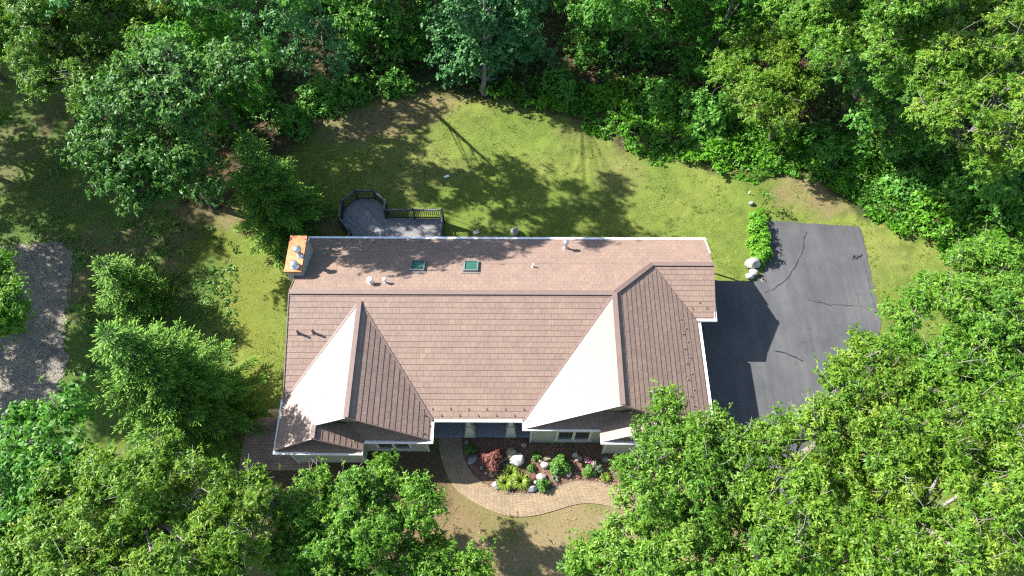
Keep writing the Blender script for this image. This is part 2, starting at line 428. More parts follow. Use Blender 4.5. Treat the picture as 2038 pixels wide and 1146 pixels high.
def build_ground():
    fine = np.arange(-42, 42.01, .24); fy = np.arange(-6, 62.01, .24)
    xs = np.concatenate([[-900, -300, -120, -60], fine, [60, 120, 300, 900]]); ys = np.concatenate([[-900, -300, -90, -30], fy, [80, 120, 300, 900]])
    X, Y = np.meshgrid(xs, ys); nx, ny = len(xs), len(ys)
    Z = np.where((X > -41) & (X < 41) & (Y > -5) & (Y < 61), -.02 * fbm(X, Y, .8, 31), -.02)
    V = np.stack([X, Y, Z], -1).reshape(-1, 3)
    i = np.arange(nx * ny).reshape(ny, nx)
    F = np.stack([i[:-1, :-1], i[:-1, 1:], i[1:, 1:], i[1:, :-1]], -1).reshape(-1, 4)
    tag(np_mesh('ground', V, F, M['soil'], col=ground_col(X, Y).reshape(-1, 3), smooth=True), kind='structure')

HARD = ('house', 'drive', 'patio', 'bed')
def build_grass():
    n = 330000
    X = RNG.uniform(-32, 32, n); Y = RNG.uniform(2, 42, n)
    keep = np.ones(n, bool)
    for k in HARD: keep &= ~inside(X, Y, POLY[k])
    walk = PX(WALK_OUT) + PX(WALK_IN)[::-1]; keep &= ~inside(X, Y, walk)
    g = inside(X + (fbm(X, Y, .7, 77) - .5) * 3.2 + RNG.normal(0, .25, n), Y + (fbm(X, Y, .7, 79) - .5) * 2, POLY['gravel']); keep &= ~g
    wf = soft(X, Y, POLY['forest'], .8, 5); keep &= RNG.random(n) > wf * .93
    den = fbm(X, Y, 1.3, 55); wd = soft(X, Y, POLY['dry'], 1.0, 6)
    keep &= RNG.random(n) < np.clip(.35 + 1.5 * (den - .3), .1, 1) * (1 - .45 * wd)
    X, Y = X[keep], Y[keep]; n = len(X)
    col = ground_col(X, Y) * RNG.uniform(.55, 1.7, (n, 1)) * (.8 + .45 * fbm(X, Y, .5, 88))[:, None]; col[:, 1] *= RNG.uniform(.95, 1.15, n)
    h = RNG.uniform(.012, .035, n) * (1 + .8 * (fbm(X, Y, 1.6, 61) > .62)); a = RNG.uniform(0, 6.283, n); w = RNG.uniform(.012, .03, n)
    ln = RNG.uniform(.05, .12, n); dx, dy = np.cos(a), np.sin(a); b2 = RNG.uniform(0, 6.283, n)
    V = np.stack([np.stack([X - dy * w, Y + dx * w, np.full(n, -.02)], -1), np.stack([X + dy * w, Y - dx * w, np.full(n, -.02)], -1),
                  np.stack([X + np.cos(b2) * ln, Y + np.sin(b2) * ln, h], -1)], 1).reshape(-1, 3)
    tag(np_mesh('lawn_grass', V, np.arange(3 * n).reshape(n, 3), M['blade'], col=col), 'patchy yellow green lawn grass around the house', 'grass', kind='stuff')

def ragged(key, z, wob):
    pts = []; pl = [np.array(p) for p in POLY[key]]
    for a, b in zip(pl, pl[1:] + pl[:1]):
        k = max(1, int(np.linalg.norm(b - a) / .18))
        for i in range(k):
            q = a + (b - a) * i / k; X, Y = np.array([q[0]]), np.array([q[1]])
            pts.append((q[0] + wob * 2 * (fbm(X, Y, .3, 201)[0] - .5), q[1] + wob * 2 * (fbm(X, Y, .3, 207)[0] - .5), z))
    return pts

def build_flat(name, key, z, mat, wob=.4):
    mb = MB(); mb.face(ragged(key, z, wob)); return mb.build(name, mat)

def strip(px, w, z):                        # thin ragged strip along a pixel polyline
    p = [P(x, y, z) for x, y in px]; out = []
    pts = []
    for a, b in zip(p, p[1:]):
        L = np.linalg.norm(b - a); k = max(2, int(L / .22))
        for i in range(k): pts.append(a + (b - a) * i / k)
    pts.append(p[-1])
    pts = [q + np.array([random.gauss(0, .03), random.gauss(0, .03), 0]) for q in pts]
    ws = [w * random.uniform(.3, 1.3) for _ in pts]
    for i in range(len(pts) - 1):
        a, b = pts[i], pts[i + 1]; d = b - a; n = np.array([-d[1], d[0], 0]); n /= np.linalg.norm(n) + 1e-9
        out.append([a - n * ws[i], b - n * ws[i + 1], b + n * ws[i + 1], a + n * ws[i]])
    return out

def build_hardscape():
    mb = MB(); mb.face(ragged('drive', .012, .10))
    for px, w, m in [([(1606, 462), (1599, 478), (1599, 500), (1592, 512), (1580, 535), (1570, 552), (1545, 572), (1525, 582)], .026, 1),
                     ([(1590, 585), (1612, 594), (1650, 604), (1690, 608), (1740, 612)], .024, 2), ([(1608, 597), (1650, 606), (1700, 609)], .02, 1),
                     ([(1655, 515), (1680, 545), (1705, 585), (1712, 610)], .022, 2),
                     ([(1537, 697), (1560, 703), (1580, 708), (1598, 718)], .032, 1), ([(1585, 690), (1600, 682), (1630, 681), (1655, 687)], .03, 2),
                     ([(1600, 682), (1592, 674), (1584, 672)], .02, 2),
                     ([(1699, 514), (1702, 508), (1705, 514), (1708, 508), (1711, 513), (1715, 506)], .04, 1), ([(1699, 517), (1716, 511)], .018, 1), ([(1720, 520), (1735, 590), (1748, 630)], .05, 2)]:
        for q in strip(px, w, .017): mb.face(q, m)
    tag(mb.build('driveway', [M['asphalt'], M['crack'], M['crackg']]), kind='structure')
    tag(build_flat('gravel_drive', 'gravel', .012, M['gravel']), kind='structure')
    mb = MB()
    mb.prism(POLY['patio'], -.05, .03)
    tag(mb.build('patio', M['patio']), kind='structure')
    mb = MB(); mb.prism(POLY['bed'], -.05, .02); tag(mb.build('mulch_bed', M['mulch']), kind='structure')
    mb = MB(); mb.box(10.03, 10.62, 10.0, 15.6, -.1, .03); tag(mb.build('concrete_apron', M['concrete']), kind='structure')
    # curved paver walk: resample both edges by arc length
    def res(px, n):
        p = np.array([P(x, y)[:2] for x, y in px])
        for _ in range(3):
            q = [p[0]]
            for a, b in zip(p, p[1:]): q += [.75 * a + .25 * b, .25 * a + .75 * b]
            p = np.array(q + [p[-1]])
        s = np.concatenate([[0], np.cumsum(np.linalg.norm(np.diff(p, axis=0), axis=1))]); t = np.linspace(0, s[-1], n)
        return np.stack([np.interp(t, s, p[:, 0]), np.interp(t, s, p[:, 1])], 1)
    N = 70; a, b = res(WALK_OUT, N), res(WALK_IN, N); mid = (a + b) / 2
    s = np.concatenate([[0], np.cumsum(np.linalg.norm(np.diff(mid, axis=0), axis=1))])
    mb = MB(); K = 6
    for i in range(N - 1):
        w = np.linalg.norm(a[i] - b[i])
        for k in range(K):
            f0, f1 = k / K, (k + 1) / K
            q = [(a[i] * (1 - f0) + b[i] * f0), (a[i + 1] * (1 - f0) + b[i + 1] * f0), (a[i + 1] * (1 - f1) + b[i + 1] * f1), (a[i] * (1 - f1) + b[i] * f1)]
            mb.face([(x, y, .028) for x, y in q], 0, [(s[i], f0 * 1.44), (s[i + 1], f0 * 1.44), (s[i + 1], f1 * 1.44), (s[i], f1 * 1.44)])
        for e, o in ((a, 1), (b, -1)):
            mb.face([(*e[i], .028), (*e[i], -.06), (*e[i + 1], -.06), (*e[i + 1], .028)][::o], 0, [(s[i], 0)] * 4)
    tag(mb.build('paver_walkway', M['paver']), kind='structure')
    mb = MB()
    for i in range(N - 1):
        d = b[i + 1] - b[i]; n = np.array([-d[1], d[0]]) / (np.linalg.norm(d) + 1e-9) * .035
        q = [b[i], b[i + 1], b[i + 1] + n, b[i] + n]; mb.prism([tuple(x) for x in q], -.05, .04)
    tag(mb.build('walkway_edging', M['edge']), kind='structure')
    # bark chips
    n = 26000; X = RNG.uniform(-4, 9, n); Y = RNG.uniform(6, 11, n); k = inside(X, Y, POLY['bed']); X, Y = X[k], Y[k]; n = len(X)
    V, F = quads(np.stack([X, Y, RNG.uniform(.02, .05, n)], -1), RNG.normal(0, 1, (n, 3)) * (1, 1, .25), RNG.normal(0, .3, (n, 3)) + (0, 0, 1), RNG.uniform(.04, .11, n), .35)
    tag(np_mesh('bark_chips', V, F, M['chip'], tint=RNG.random(n) ** 1.3), 'reddish brown bark chips covering the planting bed', 'mulch', kind='stuff')
    n = 26000; X = RNG.uniform(-31, -18, n); Y = RNG.uniform(4, 25, n); k = inside(X + RNG.normal(0, .3, n), Y + RNG.normal(0, .3, n), POLY['gravel']); X, Y = X[k], Y[k]; n = len(X)
    V, F = quads(np.stack([X, Y, RNG.uniform(.02, .05, n)], -1), RNG.normal(0, 1, (n, 3)) * (1, 1, .3), RNG.normal(0, .5, (n, 3)) + (0, 0, 1), RNG.uniform(.03, .10, n), .8, .2)
    tag(np_mesh('gravel_stones', V, F, M['stone'], tint=RNG.random(n)), 'loose grey and tan stones spread over the gravel drive', 'gravel', kind='stuff')

# ------------------------------------------------------------------ leaves and trees
def unit(a): return a / (np.linalg.norm(a, axis=-1, keepdims=True) + 1e-9)

def quads(p, d, nrm, L, ratio, fold=.12):
    """one leaf per row: base p, direction d, face normal nrm, length L"""
    d = unit(d); s = unit(np.cross(d, nrm)); n = np.cross(s, d)
    L = np.asarray(L)[:, None]; w = L * ratio * .5
    m = p + d * L * .45 + n * L * fold
    V = np.stack([p, m + s * w - n * L * fold * .6, p + d * L, m - s * w - n * L * fold * .6], 1).reshape(-1, 3)
    return V, np.arange(len(p) * 4).reshape(-1, 4)

def rosettes(pos, axis, L, n, ratio, droop=.25):
    N = len(pos); axis = unit(axis); L = np.broadcast_to(np.asarray(L, float), (N,))[:, None]
    t1 = unit(np.cross(axis, RNG.normal(0, 1, (N, 3)))); t2 = np.cross(axis, t1)
    ang = (np.arange(n) / n * 2 * np.pi)[None, :] + RNG.uniform(0, 6.28, (N, 1)) + RNG.normal(0, .35, (N, n))
    el = RNG.normal(droop * -.3, .35, (N, n))
    d = (t1[:, None] * np.cos(ang)[..., None] + t2[:, None] * np.sin(ang)[..., None]) * np.cos(el)[..., None] + axis[:, None] * np.sin(el)[..., None]
    d[..., 2] -= droop * .5
    p = pos[:, None] + RNG.normal(0, .12, (N, n, 3)) * L[..., None]
    nr = axis[:, None] + RNG.normal(0, .45, (N, n, 3))
    return quads(p.reshape(-1, 3), d.reshape(-1, 3), nr.reshape(-1, 3), (L * RNG.uniform(.6, 1.2, (N, n))).ravel(), ratio)

KIND = {  # leaf length, leaves per tip, width ratio, clumps per r^2, tips per clump, clump radius, droop
 'oak':   dict(L=.178, n=9, ratio=.36, sub=7.4, ros=48, cr=.45, mat='oak', droop=.45),
 'oak2':  dict(L=.178, n=9, ratio=.39, sub=7.4, ros=48, cr=.45, mat='oak2', droop=.4),
 'oak3':  dict(L=.178, n=9, ratio=.37, sub=7.4, ros=48, cr=.47, mat='oak3', droop=.5),
 'maple': dict(L=.26, n=6, ratio=.58, sub=6.2, ros=24, cr=.60, mat='maple', droop=.5),
 'airy':  dict(L=.26, n=6, ratio=.55, sub=3.4, ros=18, cr=.55, mat='maple', droop=.5),
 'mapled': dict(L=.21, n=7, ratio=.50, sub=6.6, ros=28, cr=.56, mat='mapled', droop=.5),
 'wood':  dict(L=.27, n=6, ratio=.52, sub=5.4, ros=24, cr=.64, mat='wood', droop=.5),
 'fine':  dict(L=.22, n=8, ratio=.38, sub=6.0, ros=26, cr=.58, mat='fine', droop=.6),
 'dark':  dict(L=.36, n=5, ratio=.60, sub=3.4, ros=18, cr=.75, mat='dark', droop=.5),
}

def crown_pts(lobes, k):
    pos, ax, tn, hubs = [], [], [], []
    for c, r in lobes:
        c = np.asarray(c); ns = max(4, int(k['sub'] * r * r))
        d = RNG.normal(0, 1, (ns * 3, 3)); d = unit(d); d = d[d[:, 2] > -.55][:ns]
        rr = r * RNG.uniform(.62, 1.05, len(d)) * (.85 + .3 * RNG.random(len(d)))
        inner = RNG.random(len(d)) < .22; rr[inner] *= RNG.uniform(.2, .7, inner.sum())
        h = c + d * rr[:, None] * (1, 1, .85)
        hubs.append((c, h))
        m = k['ros']; off = RNG.normal(0, 1, (len(h), m, 3)) * k['cr'] * (.62, .62, .42) * RNG.uniform(.6, 1.25, (len(h), 1, 1))
        q = h[:, None] + off
        bk = k['mat'] in ('maple', 'wood', 'dark', 'fine', 'mapled')
        a = d[:, None] * (.30 if bk else .5) + np.array([-.18 if bk else 0, 0, .85]) + off * .35 / k['cr'] + RNG.normal(0, .25, off.shape)
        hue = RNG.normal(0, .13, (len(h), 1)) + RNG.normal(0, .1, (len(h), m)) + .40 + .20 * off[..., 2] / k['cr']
        pos.append(q.reshape(-1, 3)); ax.append(a.reshape(-1, 3)); tn.append(hue.ravel())
    return np.concatenate(pos), np.concatenate(ax), np.concatenate(tn), hubs

def add_crown(root, lobes, kind, scale=1.0):
    k = dict(KIND[kind]); k['L'] *= scale
    pos, ax, tn, hubs = crown_pts(lobes, k)
    ok = pos[:, 2] > .15; pos, ax, tn = pos[ok], ax[ok], tn[ok]
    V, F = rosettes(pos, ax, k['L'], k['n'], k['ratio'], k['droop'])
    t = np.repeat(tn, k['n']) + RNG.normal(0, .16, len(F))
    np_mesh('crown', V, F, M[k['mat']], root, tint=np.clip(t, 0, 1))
    return hubs

def add_trunk(root, base, lobes, hubs, r0, matname='bark', twigs=6, lean=(0, 0), dead=1.0):
    cs = np.array([l[0] for l in lobes]); b = np.array([base[0], base[1], -.15])
    main = cs[[i for i, l in enumerate(lobes) if l[1] >= .85]] if any(l[1] >= .85 for l in lobes) else cs
    zmin, top = cs[:, 2].min(), main[np.argmax(main[:, 2] - .8 * np.linalg.norm(main[:, :2] - np.array(base)[None, :2], axis=1))]
    fork = np.array([b[0] + lean[0], b[1] + lean[1], max(1.2, zmin * .72)])
    mb = MB()
    pts = [b, b * .5 + fork * .5 + np.array([RNG.normal(0, .12), RNG.normal(0, .12), 0]), fork, fork * .45 + top * .55, top]
    mb.tube([b, b * .93 + pts[1] * .07] + pts[1:], [r0 * 1.5, r0 * 1.08, r0 * .92, r0 * .72, r0 * .38, .03], 9)
    for (c, r), (_, h) in zip(lobes, hubs):
        s = fork + (top - fork) * np.clip(.62 * (c[2] - fork[2]) / max(.5, top[2] - fork[2]), .02, .9)
        if r < .85:
            big = [l[0] for l in lobes if l[1] >= .85]; s = min(big, key=lambda q: np.linalg.norm(q - c)) if big else s
            mb.tube([s, (s + c) / 2 + RNG.normal(0, .2, 3), c], [.012, .009, .006], 4); continue
        mid = (s + c) / 2 + np.array([RNG.normal(0, .25), RNG.normal(0, .25), RNG.uniform(-.1, .5)])
        th = .36 if np.linalg.norm(c[:2] - b[:2]) < 4.2 else .17
        mb.tube([s, mid, c], [r0 * th, r0 * th * .6, r0 * th * .28], 6)
        ids = RNG.permutation(len(h))[:twigs]
        for i in ids:
            e = c + (h[i] - c) * RNG.uniform(.75, 1.0); m2 = (c + e) / 2 + RNG.normal(0, .18, 3)
            mb.tube([c, m2, e], [r0 * .10, r0 * .06, .012], 4)
            for _ in range(3):
                f = m2 + (e - m2) * RNG.uniform(0, .9); g = f + RNG.normal(0, .42, 3) + unit(e - c) * .35
                mb.tube([f, (f + g) / 2 + RNG.normal(0, .08, 3), g], [.020, .014, .007], 4)
    for (c, r), (_, h) in zip(lobes, hubs):
        if RNG.random() < .4 and matname == 'twig':
            q = h[RNG.integers(len(h))]; o = unit(q - c)
            for _ in range(9):
                e = q + o * RNG.uniform(.0, .22) + RNG.normal(0, .34, 3); m2 = (q + e) / 2 + RNG.normal(0, .10, 3)
                mb.tube([c + (q - c) * .8, q * .5 + m2 * .5, m2, e], [.022, .017, .012, .006], 4)
    mb.build('trunk', M[matname], root)

def tree(name, label, cat, lobes, kind, r0=.2, base=None, group=None, bark='bark', twigs=6, top=None, scale=1.0, lean=(0, 0), over=()):
    """lobes: (px, py, radius px, z) or (px, py, radius px, None, depth)"""
    L = []
    for l in lobes:
        p = P(l[0], l[1], l[3]) if l[3] is not None else PY(l[0], l[1], l[4])
        L.append((p, rad(p, l[2])))
    cs = np.array([p for p, r in L])
    if base is None: base = cs.mean(0)[:2]
    if top:                                 # the crown goes on above what the camera sees
        zt, rt, nt = top
        zb = cs[:, 2].max(); c0 = cs.mean(0)
        for i in range(nt):
            a = i * 2.4; f = (i + .5) / nt
            L.append((np.array([c0[0] + rt * (1 - .6 * f) * math.cos(a), c0[1] + .8 + rt * (1 - .6 * f) * math.sin(a), zb + (zt - zb) * f]), RNG.uniform(1.3, 1.9)))
    L += [(np.array(o[:3]), o[3]) for o in over]
    root = thing(name, (float(base[0]), float(base[1]), 0), label, cat, group)
    hubs = add_crown(root, L, kind, scale)
    add_trunk(root, base, L, hubs, r0, bark, twigs, lean)
    return root

def conifer(label, base, apex, rmax, nw, bare=.05):
    base, apex = np.array(base, float), np.array(apex, float); H = apex[2]
    root = thing('spruce_tree', (base[0], base[1], 0), label, 'tree', 'spruces on the left lawn')
    ps, ds, ns, Ls, ts = [], [], [], [], []
    mb = MB(); mb.tube([base - (0, 0, .1), (base + apex) / 2, apex], [.16, .10, .015], 8)
    up = np.array([0, 0, 1.])
    def twig(q, dv, ln, tone):              # a brush of needles, bright at its tip
        dv = unit(dv); k = max(2, int(ln / .10))
        for j in range(k):
            f = j / k
            for e in range(3):
                ps.append(q + dv * ln * f); ds.append(dv + RNG.normal(0, .42, 3)); ns.append(up + RNG.normal(0, .6, 3)); Ls.append(RNG.uniform(.13, .22))
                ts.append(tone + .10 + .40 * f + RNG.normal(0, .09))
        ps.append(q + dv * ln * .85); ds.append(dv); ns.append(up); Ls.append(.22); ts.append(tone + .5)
    for w in range(nw):
        f = bare + (1 - bare) * (w + RNG.uniform(-.25, .25)) / nw; f = min(max(f, .03), .985); c = base + (apex - base) * f; r = rmax * (1 - f) ** .85 + .14
        nb = int(5 + 3.2 * (1 - f)); a0 = RNG.uniform(0, 6.28)
        for b in range(nb):
            a = a0 + b * 6.283 / nb + RNG.normal(0, .22); rl = r * RNG.uniform(.48, 1.22)
            out = np.array([math.cos(a), math.sin(a), 0]); upk = .16 + .40 * f + RNG.normal(0, .08)
            n = max(3, int(rl / .15)); s = np.linspace(.15, 1, n)
            pth = c + out * (rl * s)[:, None]; pth[:, 2] += rl * (upk * s - .55 * s ** 2 + .30 * s ** 3)
            mb.tube([c, pth[n // 2], pth[-1]], [.03 * (1 - f) + .012, .015, .006], 4)
            side = np.array([-out[1], out[0], 0])
            for i in range(n):
                tl = (.20 + .62 * (1 - s[i]) ** .8 * min(1, rl / 1.5)) * RNG.uniform(.7, 1.25)
                for sg in (-1, 1):
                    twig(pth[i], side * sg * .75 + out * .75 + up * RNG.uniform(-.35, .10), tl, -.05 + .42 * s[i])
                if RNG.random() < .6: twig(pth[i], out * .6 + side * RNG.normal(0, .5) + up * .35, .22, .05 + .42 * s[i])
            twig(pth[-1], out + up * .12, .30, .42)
    twig(apex - up * .4, up, .5, .5)
    V, F = quads(np.array(ps), np.array(ds), np.array(ns), np.array(Ls), .30, .05)
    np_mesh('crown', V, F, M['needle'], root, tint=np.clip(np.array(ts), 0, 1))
    mb.build('trunk', M['bark'], root)

def bush(name, label, cat, p, r, h, L, mat, n=260, leaves=6, ratio=.55, group=None, droop=.3, stems=True):
    root = thing(name, (float(p[0]), float(p[1]), 0), label, cat, group)
    d = unit(RNG.normal(0, 1, (n, 3))); d[:, 2] = np.abs(d[:, 2])
    lump = 1 + .22 * np.sin(3 * np.arctan2(d[:, 1], d[:, 0]) + RNG.uniform(0, 6)) + RNG.normal(0, .1, n)
    rr = RNG.uniform(.45, 1.0, n) ** .6 * lump
    pos = np.array([p[0], p[1], .02]) + d * rr[:, None] * (r, r, h)
    V, F = rosettes(pos, d + (0, 0, .6), L, leaves, ratio, droop)
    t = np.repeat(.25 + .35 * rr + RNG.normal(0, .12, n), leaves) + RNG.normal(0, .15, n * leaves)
    V[:, 2] = np.maximum(V[:, 2], .015)
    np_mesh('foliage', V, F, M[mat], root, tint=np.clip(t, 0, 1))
    if stems:
        mb = MB()
        for i in range(7):
            e = np.array([p[0], p[1], 0]) + d[i] * (r * .8, r * .8, h * .8)
            mb.tube([(p[0], p[1], -.03), ((p[0] + e[0]) / 2, (p[1] + e[1]) / 2, h * .45), e], [.014, .010, .005], 5)
        mb.build('stem', M['bark'], root)
    return root

def blades(name, label, cat, p, r, h, n, w, mat, group=None):
    root = thing(name, (float(p[0]), float(p[1]), 0), label, cat, group)
    a = RNG.uniform(0, 6.283, n); ln = r * RNG.uniform(.55, 1.1, n); K = 6
    o = np.stack([np.cos(a), np.sin(a), 0 * a], -1); s = np.stack([-np.sin(a), np.cos(a), 0 * a], -1)
    V, F = [], []; base = 0; hh = h * RNG.uniform(.6, 1.15, n)
    T = np.linspace(0, 1, K)
    z = (T * (1.9 - 1.45 * T))[None] * hh[:, None] + .02
    rr = (.06 * r + (T ** 1.2)[None] * ln[:, None]); ww = (w * (1 - T ** 2.2) + .003)[None] * RNG.uniform(.7, 1.2, (n, 1))
    c = np.array([p[0], p[1], 0]) + o[:, None] * rr[..., None]; c[..., 2] += z
    l, q = c + s[:, None] * ww[..., None], c - s[:, None] * ww[..., None]
    V = np.stack([l, q], 2).reshape(-1, 3)
    i = (np.arange(n)[:, None] * 2 * K + np.arange(K - 1)[None] * 2).ravel()
    F = np.stack([i, i + 1, i + 3, i + 2], -1)
    np_mesh('leaf_blades', V, F, M[mat], root, tint=np.clip(np.repeat(RNG.normal(.5, .22, n), K - 1), 0, 1))
    return root

def boulder(label, p, rx, ry, rz, rot, mat, seed, sink=.25, group='garden boulders'):
    bm = bmesh.new(); bmesh.ops.create_icosphere(bm, subdivisions=4, radius=1)
    rs = random.Random(seed); off = Vector((rs.uniform(0, 90), rs.uniform(0, 90), rs.uniform(0, 90)))
    planes = [(Vector((rs.gauss(0, 1), rs.gauss(0, 1), rs.gauss(0, .8))).normalized(), rs.uniform(.66, .92)) for _ in range(9)]
    for v in bm.verts:
        c = v.co.copy()
        for n, d in planes:                 # knock flat facets off the pebble
            k = c.dot(n)
            if k > d: c -= n * (k - d) * .85
        c *= 1 + .13 * mnoise.noise(c * 1.5 + off) + .05 * mnoise.noise(c * 5 + off)
        x, y, z = c.x * rx, c.y * ry, c.z * rz
        v.co = (x * math.cos(rot) - y * math.sin(rot), x * math.sin(rot) + y * math.cos(rot), z + rz * (1 - sink))
    for f in bm.faces: f.smooth = True
    me = bpy.data.meshes.new('boulder'); bm.to_mesh(me); bm.free(); me.materials.append(M[mat])
    o = bpy.data.objects.new('boulder', me); COL.objects.link(o); o.location = (float(p[0]), float(p[1]), float(p[2]) if len(p) > 2 else 0)
    return tag(o, label, 'boulder', group)
# ------------------------------------------------------------------ the house
XL, XR, YR, HR, YB, YF = -11.47, 10.93, 16.69, 4.84, 21.18, 10.56
SB, SF = .439, .343
YG, XGL, YGF = 19.01, 7.61, 16.16
XRW, XRWE, XRWW, SRE, SRW = 5.278, 10.02, .62, .436, .449
XLW, ZLW, XLWE, XLWW, SLE, SLW = -7.834, 4.69, -3.95, -11.52, .4995, .453
zb = lambda x, y: HR - SB * (y - YR)
zf = lambda x, y: HR - SF * (YR - y)
zre = lambda x, y: HR - SRE * (x - XRW)
zrw = lambda x, y: HR - SRW * (XRW - x)
zle = lambda x, y: ZLW - SLE * (x - XLW)
zlw_ = lambda x, y: ZLW - SLW * (XLW - x)
ZG = zb(0, YG); SG = (ZG - 2.75) / (YG - YGF)
zg = lambda x, y: ZG - SG * (YG - y)
xlg, xrg = -9.5, 7.2                          # ridges of the low front gables
zlg = lambda x, y: zlw_(xlg, 0) - .50 * (x - xlg)
zrg = lambda x, y: zre(xrg, 0) - .435 * (xrg - x)

def on(px, py, zfn):                          # where a photo pixel meets a roof plane
    r = ray(px, py); d = 30.0
    for _ in range(40):
        p = r * d; d += (CH + p[2] - zfn(p[0], p[1])) / (-r[2]) * .8
    p = r * d
    return np.array([p[0], p[1], zfn(p[0], p[1])])

def clip(poly, lo, hi):
    for s, lim in ((1, lo), (-1, -hi)):
        out = []
        for i in range(len(poly)):
            a, b = poly[i], poly[(i + 1) % len(poly)]; da, db = s * a[1] - lim, s * b[1] - lim
            if da >= 0: out.append(a)
            if (da < 0) != (db < 0):
                t = da / (da - db); out.append((a[0] + (b[0] - a[0]) * t, a[1] + (b[1] - a[1]) * t))
        poly = out
        if len(poly) < 3: return []
    return poly

def slope(mb, xy, zfn, eave, course=.29, lift=.015):
    """one roof plane over plan polygon xy: stepped courses of shakes, plus the slab under them"""
    e = Vector((*eave, 0)).normalized()
    p0 = Vector((xy[0][0], xy[0][1], zfn(*xy[0])))
    gx, gy = zfn(1, 0) - zfn(0, 0), zfn(0, 1) - zfn(0, 0)
    n = Vector((-gx, -gy, 1)).normalized(); u = n.cross(e)
    if u.z < 0: u = -u
    org = Vector((0, 0, zfn(0, 0))); ref = org + u * ((2.7 - org.z) / u.z)
    pts = [Vector((x, y, zfn(x, y))) for x, y in xy]
    P2 = [((p - ref).dot(e), (p - ref).dot(u)) for p in pts]
    if sum(P2[i][0] * P2[(i + 1) % len(P2)][1] - P2[(i + 1) % len(P2)][0] * P2[i][1] for i in range(len(P2))) < 0: P2 = P2[::-1]
    flip = e.cross(u).dot(n) < 0
    b0, b1 = min(q[1] for q in P2), max(q[1] for q in P2)
    T = lambda a, b, h: ref + e * a + u * b + n * h
    for k in range(math.floor(b0 / course), math.ceil(b1 / course)):
        lo, hi = k * course, (k + 1) * course
        c = clip(P2, lo, hi)
        if len(c) < 3: continue
        f = [T(a, b, .004 + lift * (1 - (b - lo) / course)) for a, b in c]; uv = [(a, b) for a, b in c]
        mb.face(f[::-1] if flip else f, 0, uv[::-1] if flip else uv)
        low = [q for q in c if abs(q[1] - max(lo, b0)) < 1e-4]
        if len(low) >= 2:
            a0, a1 = min(q[0] for q in low), max(q[0] for q in low); bl = low[0][1]
            mb.face([T(a0, bl, -.004), T(a1, bl, -.004), T(a1, bl, .004 + lift), T(a0, bl, .004 + lift)], 0, [(a0, bl)] * 4)
    mb.extrude([T(a, b, -.004) for a, b in P2], n * -.10, 1)

def vbar(mb, a, b, w, h, lift=.03):
    a, b = Vector(a), Vector(b); a.z += lift; b.z += lift; mb.bar(a, b, w, h)

